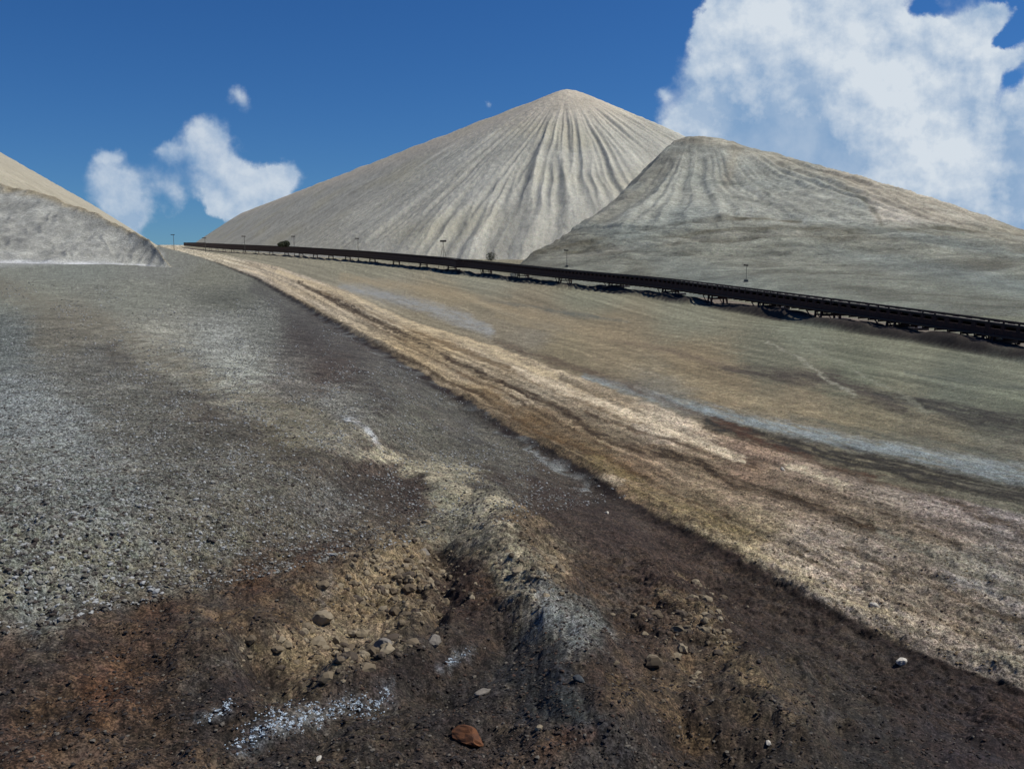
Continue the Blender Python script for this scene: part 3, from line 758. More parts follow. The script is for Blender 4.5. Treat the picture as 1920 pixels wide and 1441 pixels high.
back = [(30, 520, -15), (120, 520, 0), (200, 480, 0), (220, 380, -5), (230, 280, -10), (220, 180, -12), (-60, 340, -15), (-30, 280, -10), (-20, 420, -12), (260, 600, -20), (0, 600, -20)]
fR0 = tps(RH + back)
def fR(X, Y): return fR0(X, Y) - .62 * cut(X, Y)
azr = np.radians(np.linspace(-3, 52, 1000)); rm = np.concatenate([np.linspace(78, 300, 420), np.linspace(301, 640, 260)])
X, Y = polar(azr, rm)
Z = fR(X, Y)
rmax = np.hypot(X, Y)
fade = sstep(0, 8, Z)
# layered dumping: contour benches in the lower part, run-off rills above
pxs, pys = to_image(X, Y, Z)
wob = 12 * pn(X / 40, Y / 40, 301) + 5 * pn(X / 14, Y / 14, 302)
low = sstep(405, 440, pys + wob * .6 + (pxs - 1300) * .0)
bench = pn((Z + wob * .22) / 2.0, X / 60, 303) + .6 * pn((Z + wob * .15) / .9, X / 30, 304)
sa2 = np.arctan2(X - 88, 430 - Y) * 90 + np.maximum(X - 110, 0) * .25
rill = 1 - 2.4 * np.abs(pn((sa2 + wob * .12) / 8, Z / 90, 305)); rill2 = pn((sa2 + wob * .1) / 2.6, Z / 40, 306)
Z = Z + fade * (low * (.75 * bench) + (1 - low) * sstep(262, 330, pys) * (.75 * rill * (1 + .8 * pn(X / 30, Z / 20, 315)) + .7 * rill2) + .6 * fbm(X / 12, Y / 12, 5, 307, .6))
cA, cB, cC, cD = [np.array(lin(*c)[:3]) for c in ((146, 147, 135), (128, 129, 115), (170, 164, 148), (84, 80, 66))]
base = cA * np.ones(X.shape + (1,))
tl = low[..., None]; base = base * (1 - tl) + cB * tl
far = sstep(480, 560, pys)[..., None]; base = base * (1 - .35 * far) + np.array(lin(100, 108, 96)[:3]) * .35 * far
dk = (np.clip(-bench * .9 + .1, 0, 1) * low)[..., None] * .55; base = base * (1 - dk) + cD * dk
# sunlit facet right of the break line, its light painted warm and pale
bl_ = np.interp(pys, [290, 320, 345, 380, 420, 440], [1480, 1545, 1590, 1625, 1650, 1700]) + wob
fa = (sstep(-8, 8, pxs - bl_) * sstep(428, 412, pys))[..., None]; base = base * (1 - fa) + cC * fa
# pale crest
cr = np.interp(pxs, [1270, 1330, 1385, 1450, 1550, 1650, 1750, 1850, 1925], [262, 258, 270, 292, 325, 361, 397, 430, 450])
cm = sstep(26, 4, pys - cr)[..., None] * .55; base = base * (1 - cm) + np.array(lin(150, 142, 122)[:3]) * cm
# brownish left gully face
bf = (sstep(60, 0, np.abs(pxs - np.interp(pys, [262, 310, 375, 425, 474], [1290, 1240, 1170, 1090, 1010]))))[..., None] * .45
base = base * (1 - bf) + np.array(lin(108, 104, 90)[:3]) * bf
# pale orange rib under the summit
rib = (np.exp(-((pxs - np.interp(pys, [270, 330, 400, 470], [1385, 1365, 1330, 1250]) - wob * .5) / 12) ** 2) * sstep(400, 330, pys))[..., None] * .4
base = base * (1 - rib) + np.array(lin(148, 138, 116)[:3]) * rib
for pts_, rgb_, st_r in (([(1000, 474, 4), (1100, 448, 4), (1210, 428, 4), (1330, 416, 4), (1500, 411, 3)], (92, 88, 72), .75),
                       ([(1060, 470, 4), (1200, 450, 5), (1340, 436, 5), (1480, 428, 5), (1640, 430, 5), (1760, 428, 4), (1850, 434, 4)], (90, 86, 70), .6),
                       ([(1100, 478, 3), (1250, 462, 4), (1420, 446, 4), (1600, 444, 4), (1780, 446, 3)], (96, 92, 78), .5),
                       ([(1170, 492, 3), (1350, 470, 4), (1560, 462, 4), (1760, 470, 4)], (92, 92, 80), .4),
                       ([(1050, 482, 4), (1220, 456, 5), (1400, 440, 4), (1560, 437, 4)], (142, 140, 126), .5),
                       ([(1640, 436, 3), (1760, 441, 3), (1880, 452, 3)], (134, 132, 118), .5),
                       ([(1340, 345, 3), (1420, 350, 3), (1440, 365, 3)], (98, 100, 90), .6),
                       ([(1330, 372, 3), (1400, 370, 3), (1440, 380, 3)], (98, 100, 90), .5),
                       ([(1590, 355, 3), (1620, 378, 4), (1640, 400, 4), (1650, 420, 4)], (100, 98, 82), .6)):
    m_ = (np.exp(-seg_dist(pxs + wob * .5, pys + wob * .35, pts_) ** 2) * st_r * np.clip(1 + .8 * pn(X / 6, Z / 1.2, 314), .1, 1.3))[..., None]
    base = base + np.clip(m_, 0, 1) * (np.array(lin(*rgb_)[:3]) - base)
gb = np.clip(pn(X / 22, Z / 9, 311) * 1.3, 0, 1)[..., None] * .5; base = base * (1 - gb) + np.array(lin(118, 128, 124)[:3]) * gb
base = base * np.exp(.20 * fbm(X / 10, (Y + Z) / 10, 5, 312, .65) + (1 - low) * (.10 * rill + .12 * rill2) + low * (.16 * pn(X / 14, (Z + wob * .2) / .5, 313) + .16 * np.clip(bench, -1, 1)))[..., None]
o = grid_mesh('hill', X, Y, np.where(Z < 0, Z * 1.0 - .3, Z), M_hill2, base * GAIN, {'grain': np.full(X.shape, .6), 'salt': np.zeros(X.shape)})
o['kind'] = 'structure'; o['label'] = 'lower grey green tailings hill with layered foot'

# --- left: long tan heap behind, salt speckled mound before it
azl = np.radians(np.linspace(-70, -16.5, 800)); rm = np.concatenate([np.linspace(270, 700, 300), np.geomspace(705, 3500, 120)])
X, Y = polar(azl, rm)
Xp = -(X + SL * Y)                                            # distance left of the valley line
HR = 136.
kk = HR / (1.76 * HR - 22)
d = Xp - 22
wv = 3 * pn(Y / 40, Xp / 40, 401)
Z = np.minimum(np.minimum(HR + 8 - .15 * np.maximum(Xp - 1.76 * HR, 0), d * kk * 1.03 + 6), 18 + (Y - 300) * .55)
rl = 1 - 2.4 * np.abs(pn((Y + wv) / 16, Xp / 160, 402))
Z = Z + sstep(0, 20, d) * (1.2 * rl + .6 * fbm(X / 10, Y / 10, 3, 403))
base = np.array(lin(156, 150, 132)[:3]) * np.exp(.10 * fbm(X / 30, Z / 14, 4, 404) + .08 * rl)[..., None]
o = grid_mesh('hill', X, Y, Z, M_hill, base * GAIN, {'grain': np.full(X.shape, .6), 'salt': np.zeros(X.shape)})
o['kind'] = 'structure'; o['label'] = 'long tan tailings ridge at the left edge'

azl = np.radians(np.linspace(-60, -18, 800)); rm = np.linspace(200, 420, 420)
X, Y = polar(azl, rm)
crest = [(a_, b_, c_ * 1.27) for a_, b_, c_ in [(-900, 250, 300), (-400, 300, 275), (-200, 318, 255), (0, 340, 240), (100, 362, 233), (180, 394, 225), (250, 428, 215), (290, 448, 207), (315, 462, 200)]]
cx_ = [(p[0] - 960) / F for p in crest]
pa = X / np.maximum(Y, 1)
cy_d = np.interp(pa, cx_, [p[2] for p in crest])              # crest distance for this bearing
cz = np.interp(pa, cx_, [at(*p)[2] for p in crest])
fy = np.interp(pa, cx_, [225, 225, 226, 230, 236, 243, 250, 252, 252]) + 3 * pn(X / 9, 0 * X, 417) + 1.2 * pn(X / 2.5, 0 * X, 418)
gz_ = z_base(X, Y)
tt = (Y - fy) / np.maximum(cy_d - fy, 2)
Z = np.where(tt < 1, gz_ + (cz - gz_) * np.sign(tt) * np.abs(np.clip(tt, -1, 1)) ** 1.25, cz - .5 * (Y - cy_d))
Z = Z + sstep(0, .2, tt) * (.5 * fbm(X / 7, Y / 7, 4, 411) + .35 * (1 - 2 * np.abs(pn(X / 5 + pn(Y / 9, X / 9, 413), Y / 60, 412)))) - .3
ms = sstep(-20.3, -22.0, np.degrees(np.arctan2(X, Y)) + .25 * pn(Y / 9, X / 9, 416))
Z = Z * ms + (gz_ - 1.5) * (1 - ms)
base = np.array(lin(134, 134, 126)[:3]) * np.exp(.22 * fbm(X / 14, Z / 6, 5, 414, .6) + .12 * pn(X / 3 + Z / 2, Z / 14, 419))[..., None]
top = sstep(.86, 1.0, tt + .05 * pn(X / 6, Y / 6, 415))[..., None] * .7; base = base * (1 - top) + np.array(lin(132, 120, 92)[:3]) * top
ft = (np.exp(-((tt - .05) / .05) ** 2) * np.clip(.7 + .9 * pn(X / 6, Y / 6, 420), 0, 1))[..., None] * .75; base = base * (1 - ft) + np.array(lin(186, 188, 188)[:3]) * ft
o = grid_mesh('hill', X, Y, Z, M_salt, base * GAIN, {'grain': np.full(X.shape, .8), 'salt': .6 * (1 - top[..., 0])})
o['kind'] = 'structure'; o['label'] = 'grey salt speckled mound at the left edge'


# ------------------------------------------------------------------ conveyor
def tag(o, label, cat, group=None, kind=None):
    o['label'] = label; o['category'] = cat
    if group: o['group'] = group
    if kind: o['kind'] = kind
    return o


class MB:
    def __init__(s): s.V = []; s.F = []
    def add(s, V, F_):
        b = len(s.V); s.V += [tuple(v) for v in V]; s.F += [[i + b for i in f] for f in F_]; return s
    def beam(s, a, b, w, h, up=(0, 0, 1)):
        """box beam from a to b, w across, h high"""
        a, b = np.array(a, float), np.array(b, float); d = b - a; d /= np.linalg.norm(d)
        up = np.array(up, float)
        if abs(d @ up) > .95: up = np.array((1., 0, 0))
        sd_ = np.cross(d, up); sd_ /= np.linalg.norm(sd_); u = np.cross(sd_, d)
        V = [e + sx * sd_ * w / 2 + sy * u * h / 2 for e in (a, b) for sx, sy in ((-1, -1), (1, -1), (1, 1), (-1, 1))]
        return s.add(V, [[0, 1, 2, 3], [7, 6, 5, 4], [0, 4, 5, 1], [1, 5, 6, 2], [2, 6, 7, 3], [3, 7, 4, 0]])
    def tube(s, a, b, r0, r1=None, n=8):
        r1 = r0 if r1 is None else r1
        a, b = np.array(a, float), np.array(b, float); d = b - a; d /= np.linalg.norm(d)
        up = np.array((0, 0, 1.)) if abs(d[2]) < .9 else np.array((1., 0, 0))
        e1 = np.cross(d, up); e1 /= np.linalg.norm(e1); e2 = np.cross(d, e1)
        V = [c + r_ * (math.cos(2 * math.pi * i / n) * e1 + math.sin(2 * math.pi * i / n) * e2) for c, r_ in ((a, r0), (b, r1)) for i in range(n)]
        return s.add(V, [[i, (i + 1) % n, n + (i + 1) % n, n + i] for i in range(n)] + [list(range(n))[::-1], list(range(n, 2 * n))])
    def sweep(s, path, prof, closed=True):
        """prof: (across, up) pairs; path: (point, across-vector)"""
        n = len(prof); V = []
        for p, ac in path: V += [np.array(p) + ac * q_[0] + np.array((0, 0, q_[1])) for q_ in prof]
        F_ = []
        for i in range(len(path) - 1):
            for j in range(n if closed else n - 1):
                k = (j + 1) % n; F_.append([i * n + j, i * n + k, (i + 1) * n + k, (i + 1) * n + j])
        if closed: F_ += [list(range(n)), list(range((len(path) - 1) * n, len(path) * n))[::-1]]
        return s.add(V, F_)
    def build(s, name, mat, parent=None): return raw_mesh(name, s.V, s.F, mat, parent)


M_rust = plain_mat('rusted_dark_steel', lin(34, 17, 17), lin(58, 30, 26), 2.5, .85, .0)
M_belt = plain_mat('black_rubber', lin(20, 17, 18), lin(30, 24, 24), 3, .8)
M_dark = plain_mat('dark_steel', lin(34, 28, 30), lin(52, 40, 38), 4, .7, .0)
M_pole = plain_mat('weathered_grey_metal', lin(70, 72, 70), lin(96, 96, 90), 3, .6, .2)


def conv_h(Y): return np.interp(Y, [50, 65, 100, 160, 250, 400, 560, 900, 1400, 2700], [2.1, 2.15, 2.5, 3.0, 4.0, 5.1, 6.2, 8., 10., 12.])


Ys = np.concatenate([np.arange(46, 240, 2.0), np.arange(240, 2700, 6.0)])
# smooth centreline
cxs = np.interp(Ys, Ys, conv_x(Ys)); ker = np.ones(9) / 9
cpad = np.concatenate([cxs[0] + (cxs[0] - cxs[1]) * np.arange(4, 0, -1), cxs, cxs[-1] + (cxs[-1] - cxs[-2]) * np.arange(1, 5)])
cxs = np.convolve(cpad, ker, 'valid')


def conv_pt(y):
    x = float(np.interp(y, Ys, cxs)); x2 = float(np.interp(y + 1, Ys, cxs)); x1 = float(np.interp(y - 1, Ys, cxs))
    d = np.array((x2 - x1, 2., 0)); d /= np.linalg.norm(d)
    return np.array((x, y, 0.)), d, np.array((d[1], -d[0], 0)), float(conv_h(y))


conv = bpy.data.objects.new('conveyor', None); C.collection.objects.link(conv)
tag(conv, 'long dark rusty belt conveyor on trestles running along the foot of the pale heaps', 'conveyor')
path = []
for y in Ys:
    p, d, ac, h = conv_pt(y); path.append((p, ac, h))


def sweep_at(name, mat, prof, zf, zo=0.):
    mb = MB(); mb.sweep([((p[0], p[1], h * zf + zo), ac) for p, ac, h in path], prof); return mb.build(name, mat, conv)


sweep_at('carrying_belt', M_belt, [(-.75, .20), (-.35, -.02), (.35, -.02), (.75, .20), (.75, .24), (.35, .03), (-.35, .03), (-.75, .24)], 1.0, -.40)
for sx in (-1, 1):
    o = sweep_at('top_rail', M_belt, [(sx * .98 - .05, -.09), (sx * .98 + .05, -.09), (sx * .98 + .05, .09), (sx * .98 - .05, .09)], 1.0, -.06)
    mb = MB(); nb = len(path)
    for i, (p, ac, h) in enumerate(path):
        k = float(np.interp(p[1], [60, 120, 300, 600], [.15, .16, .25, .30])) * h
        for a_, b_ in ((-.07, -k), (.07, -k), (.07, k * .92), (-.07, k * .92)): mb.V.append(tuple(np.array((p[0], p[1], h * .66 + b_)) + ac * (sx * .98 + a_)))
    for i in range(nb - 1):
        for j in range(4): mb.F.append([i * 4 + j, i * 4 + (j + 1) % 4, (i + 1) * 4 + (j + 1) % 4, (i + 1) * 4 + j])
    mb.F += [[0, 1, 2, 3], [nb * 4 - 1, nb * 4 - 2, nb * 4 - 3, nb * 4 - 4]]
    mb.build('side_plate', M_rust, conv)
sweep_at('return_belt', M_belt, [(-.6, -.025), (.6, -.025), (.6, .025), (-.6, .025)], .50, 0)
sweep_at('cable_tray', M_dark, [(-1.22, -.06), (-1.07, -.06), (-1.07, .06), (-1.22, .06)], .56, 0)
sweep_at('load', plain_mat('pale_crushed_salt', lin(190, 182, 174), lin(160, 150, 144), 3), [(-.66, .14), (-.3, .0), (.3, .0), (.66, .14), (.4, .25), (.0, .31), (-.4, .25)], 1.0, -.39)
rnd = random.Random(5)
# idler frames between rail and beam: nearest hundred as parts, the rest as one
ys_f = []; y = 47.
while y < 2600:
    ys_f.append(y); y += 1.55 if y < 260 else max(2.5, y * .012)


def frame_mb(mb, y, jit=0.):
    p, d, ac, h = conv_pt(y)
    for sx in (-1, 1):
        a = p + ac * sx * .98 + np.array((0, 0, h * .68 + .15)); b = p + ac * sx * .98 + np.array((0, 0, h - .1))
        mb.beam(a, b, .16, .3 + .35 * jit, up=d)
    e0, e1 = p - ac * .9 + np.array((0, 0, h - .22)), p - ac * .38 + np.array((0, 0, h - .52))
    f0, f1 = p + ac * .38 + np.array((0, 0, h - .52)), p + ac * .9 + np.array((0, 0, h - .22))
    mb.tube(e0, e1, .07).tube(e1, f0, .07).tube(f0, f1, .07)
    # return roller with hangers
    z = h * .50 - .1
    mb.tube(p - ac * .8 + np.array((0, 0, z)), p + ac * .8 + np.array((0, 0, z)), .07)
    for sx in (-1, 1): mb.beam(p + ac * sx * .9 + np.array((0, 0, z - .1)), p + ac * sx * .9 + np.array((0, 0, h * .68 - .15)), .06, .1, up=d)
    if rnd.random() < .5:
        mb.beam(p + ac * -.98 + np.array((0, 0, h + .02)), p + ac * -.98 + np.array((0, 0, h + .12 + .1 * rnd.random())), .1, .12, up=d)


vis0 = [i for i, y in enumerate(ys_f) if conv_pt(y)[0][0] / y < .62]
first = set(vis0[:100])
rest = MB()
for i, y in enumerate(ys_f):
    if i in first:
        mb = MB(); frame_mb(mb, y, rnd.random()); mb.build('idler_frame', M_rust, conv)
    else: frame_mb(rest, y, rnd.random())
o = rest.build('idler_frame', M_rust, conv); o['kind'] = 'stuff'


def trestle(y):
    p, d, ac, h = conv_pt(y); zb = float(height(np.array([p[0]]), np.array([p[1]]))[0])
    mb = MB()
    for so in (-.55, .55):
        for sx in (-1, 1):
            mb.beam(p + d * so + ac * sx * 1.15 + np.array((0, 0, zb - .2)), p + d * so + ac * sx * .98 + np.array((0, 0, h * .68)), .16, .2, up=d)
        mb.beam(p + d * so - ac * 1.1 + np.array((0, 0, h * .34)), p + d * so + ac * 1.1 + np.array((0, 0, h * .34)), .1, .16)
    for sx in (-1, 1):
        mb.beam(p - d * .55 + ac * sx * 1.1 + np.array((0, 0, .3)), p + d * .55 + ac * sx * 1.0 + np.array((0, 0, h * .6)), .07, .07)
        # raking strut
        mb.beam(p + d * .7 + ac * sx * 1.1 + np.array((0, 0, .12)), p + d * 3.2 + ac * sx * .98 + np.array((0, 0, h * .66)), .09, .09)
    o = mb.build('trestle', M_rust, conv)
    sk = MB().beam(p - ac * 2.2 + np.array((0, 0, zb + .05)), p + ac * 2.2 + np.array((0, 0, zb + .05)), 1.6, .22)
    sk.build('skid', M_dark, o)


y = 55.
while y < 1200:
    trestle(y); y += max(12., y * .135) if y < 400 else y * .09

# ------------------------------------------------------------------ lamp posts behind the conveyor
LP = [(1400, 497, 545, 150, 'T', 'slim lamp post against the grey green foot of the right hill'),
      (1063, 469, 505, 205, 'T', 'slim lamp post where the pale heap meets the grey hill'),
      (831, 452, 482, 262, 'A', 'lamp mast on splayed legs at the foot of the gullied cone'),
      (671, 447, 473, 390, 'T', 'lamp post behind the conveyor, next left of the splayed mast'),
      (551, 443, 465, 560, 'T', 'lamp post beside the dark shrub behind the conveyor'),
      (458, 443, 463, 700, 'T', 'far lamp post, second from the sky gap'),
      (384, 446, 462, 900, 'T', 'farthest lamp post against the heap, nearest the sky gap'),
      (325, 440, 462, 1100, 'T', 'tiny lamp post standing in the sky gap between the heaps')]
for px, py, pb, dist, kind, lab in LP:
    tx = at(px, py, dist)
    gz0 = float(height(np.array([tx[0]]), np.array([dist * 1.]))[0])
    gz0 = max(gz0, float(fR(np.array([tx[0]]), np.array([dist * 1.]))[0]) if px > 950 else -9)
    H_ = tx[2] - gz0; k = max(.05, dist * .0003)
    e = bpy.data.objects.new('lamp_post', None); e.location = (tx[0], dist, gz0); C.collection.objects.link(e)
    tag(e, lab, 'lamp post', 'lamp posts behind the conveyor')
    mb = MB()
    if kind == 'A':
        for sx, sy in ((-1, -.6), (1, -.6), (0, 1)):
            mb.tube((sx * 1.6, sy * 1.6, -.3), (sx * .15, sy * .15, H_ * .8), k * .7, k * .5)
        mb.tube((0, 0, H_ * .78), (0, 0, H_), k * .8)
        mb.build('mast', M_dark, e)
        MB().beam((-.9, 0, H_), (.9, 0, H_), .6, .5).build('lamp_head', M_dark, e)
    else:
        mb.tube((0, 0, -.3), (0, 0, H_), k, k * .7).build('pole', M_pole, e)
        MB().beam((-dist * .003, -.1, H_), (dist * .0014, .1, H_ - .05), .35, .15 + dist * .0006).build('lamp_head', M_dark, e)
        MB().beam((0, 0, -.3), (0, 0, .35), .6, .6).build('footing', M_pole, e)


# ------------------------------------------------------------------ shrubs at the heap's foot
def leaf_mat():
    m = plain_mat('dull_leaves', lin(52, 58, 40), lin(78, 84, 58), 1.5, .8); return m


M_leaf = leaf_mat(); M_twig = plain_mat('twigs', lin(50, 42, 34), lin(70, 58, 46), 3)


def shrub(px, py, dist, w, h, lab, n=900, seed=1):
    R_ = np.random.RandomState(seed)
    p = at(px, py, dist); gz0 = p[2] - .1
    e = bpy.data.objects.new('shrub', None); e.location = (p[0], dist, gz0); C.collection.objects.link(e)
    tag(e, lab, 'shrub')
    V = []; Fs = []
    cl = [(R_.uniform(-.8, .8) * w / 2, R_.uniform(-.5, .5) * w / 2) for _ in range(9)]
    for i in range(n):
        c = cl[R_.randint(9)]; rr_ = R_.normal(size=3); rr_ /= np.linalg.norm(rr_); s = R_.uniform(.5, 1) ** .4
        hh = h * (1 - .5 * (abs(c[0]) / (w / 2)) ** 2)
        ctr = np.array((c[0] + rr_[0] * w * .2 * s, c[1] + rr_[1] * w * .2 * s, max(.05, hh * .5 + rr_[2] * hh * .5 * s)))
        a = R_.normal(size=3); a /= np.linalg.norm(a); b = np.cross(a, R_.normal(size=3)); b /= np.linalg.norm(b)
        sz = .06 * w * R_.uniform(.5, 1)
        k = len(V); V += [ctr - a * sz, ctr + b * sz * .5, ctr + a * sz, ctr - b * sz * .5]; Fs.append([k, k + 1, k + 2, k + 3])
    raw_mesh('foliage', V, Fs, M_leaf, e)
    mb = MB()
    for c in cl: mb.tube((c[0] * .3, c[1] * .3, -.2), (c[0], c[1], h * .5), .02 * h, .008 * h, 5)
    mb.build('stem', M_twig, e)


shrub(539, 462, 520, 9.5, 3.4, 'dark rounded shrub just behind the far conveyor at the foot of the pale heap', 1600, 1)
shrub(922, 487, 238, 3.2, 2.2, 'small green shrub behind the conveyor below the gullied cone', 500, 2)


# ------------------------------------------------------------------ stones
def ico(sub=2):
    import bmesh
    b = bmesh.new(); bmesh.ops.create_icosphere(b, subdivisions=sub, radius=1)
    V = np.array([v.co[:] for v in b.verts]); Fc = np.array([[v.index for v in f.verts] for f in b.faces]); b.free(); return V, Fc


IV, IF_ = ico(3); LV, LF = ico(1); L2V, L2F = ico(2)


def stone(px, py, wpx, rx, ry, rz, mat, lab, seed, name='stone', rot=None, cut=.5, group=None):
    p = ground_at(px, py); R_ = np.random.RandomState(seed)
    s = wpx / F * math.hypot(p[0], p[1], EYE - p[2]) / 2 / rx
    V = IV.copy()
    for i in range(11):                                       # knock flats into it
        n_ = R_.normal(size=3); n_ /= np.linalg.norm(n_); dcut = R_.uniform(cut, .95)
        dd_ = V @ n_; over = np.maximum(dd_ - dcut, 0); V = V - over[:, None] * n_ * .92
    V = V + .09 * np.stack([pn(V[:, 0] * 3 + seed, V[:, 1] * 3 + k_, 501 + k_) for k_ in range(3)], 1)
    V = V * np.array((rx, ry, rz)) * s
    a = R_.uniform(0, 6.28) if rot is None else rot
    V = V @ np.array([[math.cos(a), math.sin(a), 0], [-math.sin(a), math.cos(a), 0], [0, 0, 1]])
    o = raw_mesh(name, V, IF_, mat, smooth=False); o.location = (p[0], p[1], p[2] + rz * s * .35)
    tag(o, lab, 'stone', group); return o


M_st_tan = plain_mat('tan_stone', lin(120, 108, 86), lin(140, 128, 106), 6)
M_st_grey = plain_mat('grey_stone', lin(104, 98, 90), lin(128, 122, 112), 6)
M_st_or = plain_mat('rusty_orange_stone', lin(108, 66, 34), lin(76, 46, 26), 8)
M_st_wh = plain_mat('white_salt_stone', lin(196, 190, 176), lin(168, 162, 148), 6)
stone(601, 1166, 52, 1, .9, .75, M_st_tan, 'pale tan boulder at the left edge of the clod patch', 1)
stone(718, 1212, 38, 1, .8, .6, M_st_grey, 'grey salt crusted stone right of the pale tan boulder', 2)
stone(812, 1206, 34, 1, .9, .7, M_st_grey, 'dull grey brown stone above the small white salt streak', 3)
stone(880, 1388, 84, 1, .45, .35, M_st_or, 'long flat rusty orange stone at the bottom of the photo', 4, rot=-.5, cut=.3)
stone(1690, 1243, 26, 1, .7, .5, M_st_wh, 'white stone in the ditch below the road edge', 5)
stone(1640, 1137, 26, 1, .6, .4, M_st_wh, 'white flat stone on the pale near verge of the road', 6)
stone(1441, 1394, 18, 1, .5, .4, M_st_wh, 'small white chip on the dark soil at lower right', 7)
stone(1085, 1278, 26, 1, .8, .6, plain_mat('slate_stone', lin(52, 56, 58), lin(70, 74, 76), 6), 'dark slate stone at the right of the dark gravel', 8)
stone(905, 1302, 34, 1, .4, .35, M_st_grey, 'thin slanting grey brown shard above the orange stone', 9, rot=.6)
stone(795, 1040, 26, 1, .9, .7, M_st_grey, 'grey clod at the upper right rim of the clod patch', 10)
stone(765, 1103, 10, 1, .9, .8, M_st_wh, 'tiny white pebble in the clod patch', 11)
stone(1138, 962, 12, 1, .9, .6, M_st_wh, 'small white pebble beside the road edge', 12)
stone(598, 1423, 16, 1, .6, .5, M_st_wh, 'small white chip at the bottom edge below the salt crust', 13)
stone(1010, 1366, 18, 1, .7, .5, M_st_tan, 'small tan stone beside the orange gravel streak', 14)
stone(1467, 880, 14, 1, .6, .5, M_st_wh, 'small white stone on the road between the ruts', 15)
stone(570, 1190, 24, 1, .8, .7, M_st_tan, 'small tan clod below left of the pale tan boulder', 16)


def scatter(name, n, zone, size, mat, seed, label, cat, flat=.6, mult=8, far=45., grow=0., azr=(-.62, .62)):
    """many small stones or clods as one object"""
    R_ = np.random.RandomState(seed)
    Vs = []; Fs = []; k = 0; made = 0
    # sample on the ground around the viewpoint
    az_ = R_.uniform(azr[0], azr[1], n * mult); dist = 1 / R_.uniform(1 / far, 1 / 5.2, n * mult)
    X_, Y_ = np.sin(az_) * dist, np.cos(az_) * dist
    Z_ = height(X_, Y_); px, py = to_image(X_, Y_, Z_)
    wgt = zone(px, py); keep = R_.uniform(0, 1, len(wgt)) < wgt
    idx = np.nonzero(keep)[0][:n]
    m_ = len(idx)
    sz = size[0] * (size[1] / size[0]) ** (R_.uniform(0, 1, m_) ** 2.2)
    sz = sz * (1 + grow * dist[idx])
    LV_, LF_ = (L2V, L2F) if name == 'clods' else (LV, LF)
    base_ = LV_[None] * (1 + R_.uniform(-.17, .17, (m_, len(LV_), 1)) + (.3 * pn(LV_[None, :, 0] * 1.4 + R_.uniform(0, 99, (m_, 1)), LV_[None, :, 1] * 1.4 + LV_[None, :, 2], 603))[..., None])
    base_ = base_ * R_.uniform(.6, 1.1, (m_, 1, 3)) * np.array((1, 1, flat)) * sz[:, None, None]
    a = R_.uniform(0, 6.28, m_); ca, sa_ = np.cos(a), np.sin(a)
    x = base_[..., 0] * ca[:, None] - base_[..., 1] * sa_[:, None]; y = base_[..., 0] * sa_[:, None] + base_[..., 1] * ca[:, None]
    V = np.stack([x + X_[idx][:, None], y + Y_[idx][:, None], base_[..., 2] + (Z_[idx] + sz * (.0 if name == 'clods' else .12))[:, None]], -1).reshape(-1, 3)
    Fc = (LF_[None] + (np.arange(m_) * len(LV_))[:, None, None]).reshape(-1, 3)
    o = raw_mesh(name, V, Fc, mat); tag(o, label, cat, kind='stuff'); return o


def left_of_road(px, py): return (px < ledge(py) - 6)
def inframe(px, py): return (px > -80) & (px < 2000) & (py < 1500) & (py > 700)


def rand_stone_mat(name, cols, scale=3.0):
    m = bpy.data.materials.new(name); m.use_nodes = True
    t = m.node_tree; t.nodes.clear(); k = N(t)
    ri = k.n('ShaderNodeNewGeometry').outputs['Random Per Island']
    cr = k.n('ShaderNodeValToRGB'); cr.color_ramp.interpolation = 'CONSTANT'
    els = cr.color_ramp.elements
    while len(els) < len(cols): els.new(.5)
    for i, c in enumerate(cols): els[i].position = i / len(cols); els[i].color = lin(*c)
    t.links.new(ri, cr.inputs[0])
    bs = k.n('ShaderNodeBsdfPrincipled'); bs.inputs['Roughness'].default_value = .9
    t.links.new(cr.outputs[0], bs.inputs['Base Color'])
    out = k.n('ShaderNodeOutputMaterial'); t.links.new(bs.outputs[0], out.inputs[0])
    return m


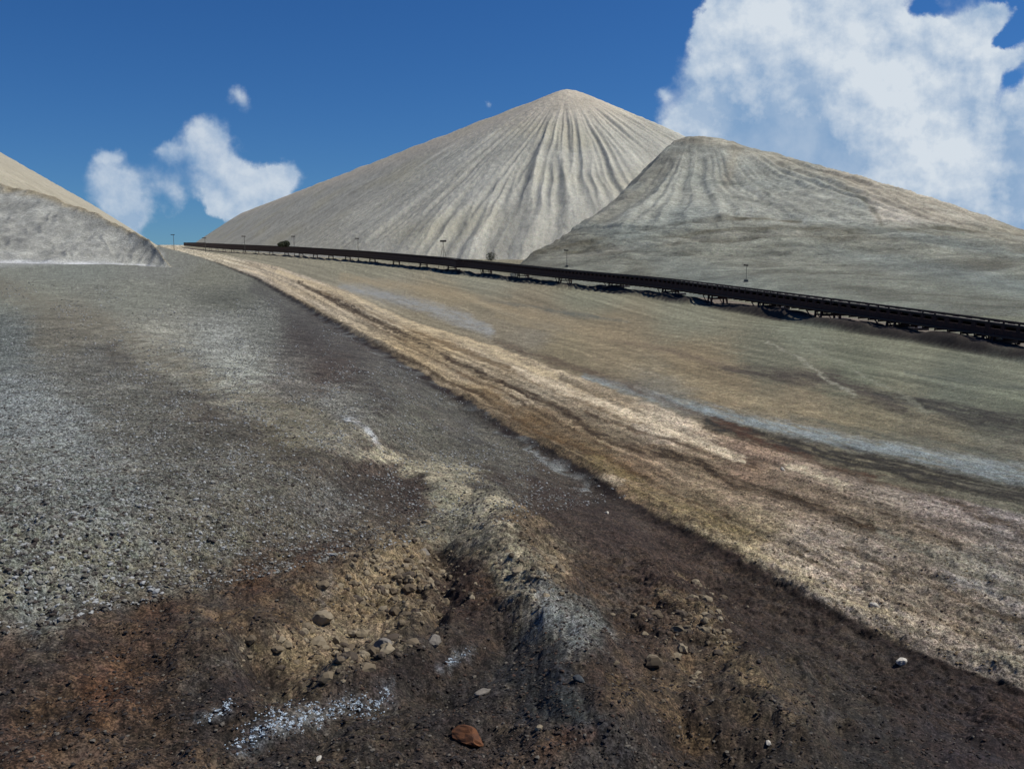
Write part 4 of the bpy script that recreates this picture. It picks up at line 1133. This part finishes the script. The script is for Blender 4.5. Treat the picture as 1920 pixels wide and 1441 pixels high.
M_peb_l = rand_stone_mat('grey_pebbles', [(70, 66, 60), (104, 102, 96), (58, 50, 44), (150, 152, 150), (90, 86, 76), (120, 118, 110), (48, 42, 38)])
M_peb_b = rand_stone_mat('brown_pebbles', [(44, 36, 30), (58, 46, 37), (34, 29, 27), (68, 56, 44), (48, 39, 32), (30, 27, 27), (40, 33, 28), (64, 46, 34), (34, 29, 28), (96, 90, 80)])
M_clod = rand_stone_mat('tan_clods', [(122, 110, 88), (106, 94, 74), (132, 120, 98), (90, 78, 60), (72, 62, 50)])
scatter('gravel', 26000, lambda px, py: (left_of_road(px, py) & inframe(px, py) & (py < 1190 - px * .22)).astype(float) * .8, (.012, .05), M_peb_l, 1,
        'grey and white salt gravel covering the left slope', 'gravel')
scatter('gravel', 30000, lambda px, py: (left_of_road(px, py) & inframe(px, py) & (py > 1150 - px * .22)).astype(float), (.007, .030), M_peb_b, 2,
        'brown and black gravel over the dark foreground soil', 'gravel')
scatter('clods', 1500, lambda px, py: inframe(px, py) * (np.exp(-((px - 745) / 85) ** 2 - ((py - 1080) / 65) ** 2) + .35 * np.exp(-((px - 610) / 110) ** 2 - ((py - 1220) / 40) ** 2)
        + .5 * np.exp(-((px - 1005) / 40) ** 2 - ((py - 1040) / 60) ** 2) + .3 * np.exp(-((px - 1300) / 70) ** 2 - ((py - 1170) / 70) ** 2)), (.02, .12), M_clod, 3,
        'tan clods of broken earth heaped in the foreground hollow', 'clods', .75, mult=60)
scatter('gravel', 16000, lambda px, py: ((px > ledge(py)) & (px < redge(py)) & inframe(px, py)).astype(float), (.01, .045),
        rand_stone_mat('road_pebbles', [(120, 104, 76), (96, 80, 56), (150, 138, 112), (74, 60, 42), (132, 118, 92)]), 4,
        'loose tan crumbs scattered over the rutted road', 'gravel')

M_white = rand_stone_mat('salt_lumps', [(132, 134, 130), (108, 108, 102), (156, 158, 156), (88, 88, 82)])
scatter('gravel', 34000, lambda px, py: (left_of_road(px, py) & (px > -80) & (py > 500) & (py < 1190 - px * .22)) * np.clip(.25 + 1.5 * pn(px / 60, py / 40, 601), .03, 1) * (.35 + .65 * sstep(1000, 700, py)), (.009, .022), M_white, 7,
        'pale salt lumps strewn over the left slope', 'gravel', .8, far=130., grow=.045)


def crust_zone(px, py):
    m = np.zeros(px.shape)
    for pts, rgb, st, salt, w in MARKS:
        if st == .12 or salt == .8: m = np.maximum(m, np.exp(-seg_dist(px, py, pts) ** 2 * 1.6) * (pn(px / 13 + py / 30, py / 7, 602) + .7 * pn(px / 4, py / 3.5, 604) > .06))
    return m


scatter('salt_crust', 14000, crust_zone, (.004, .014), rand_stone_mat('white_salt', [(164, 178, 188), (140, 156, 168), (188, 198, 204), (120, 132, 144)]), 8,
        'bluish white salt crust crumbs in the dark foreground hollow', 'salt crust', .6, mult=45, far=15., azr=(-.40, -.02))
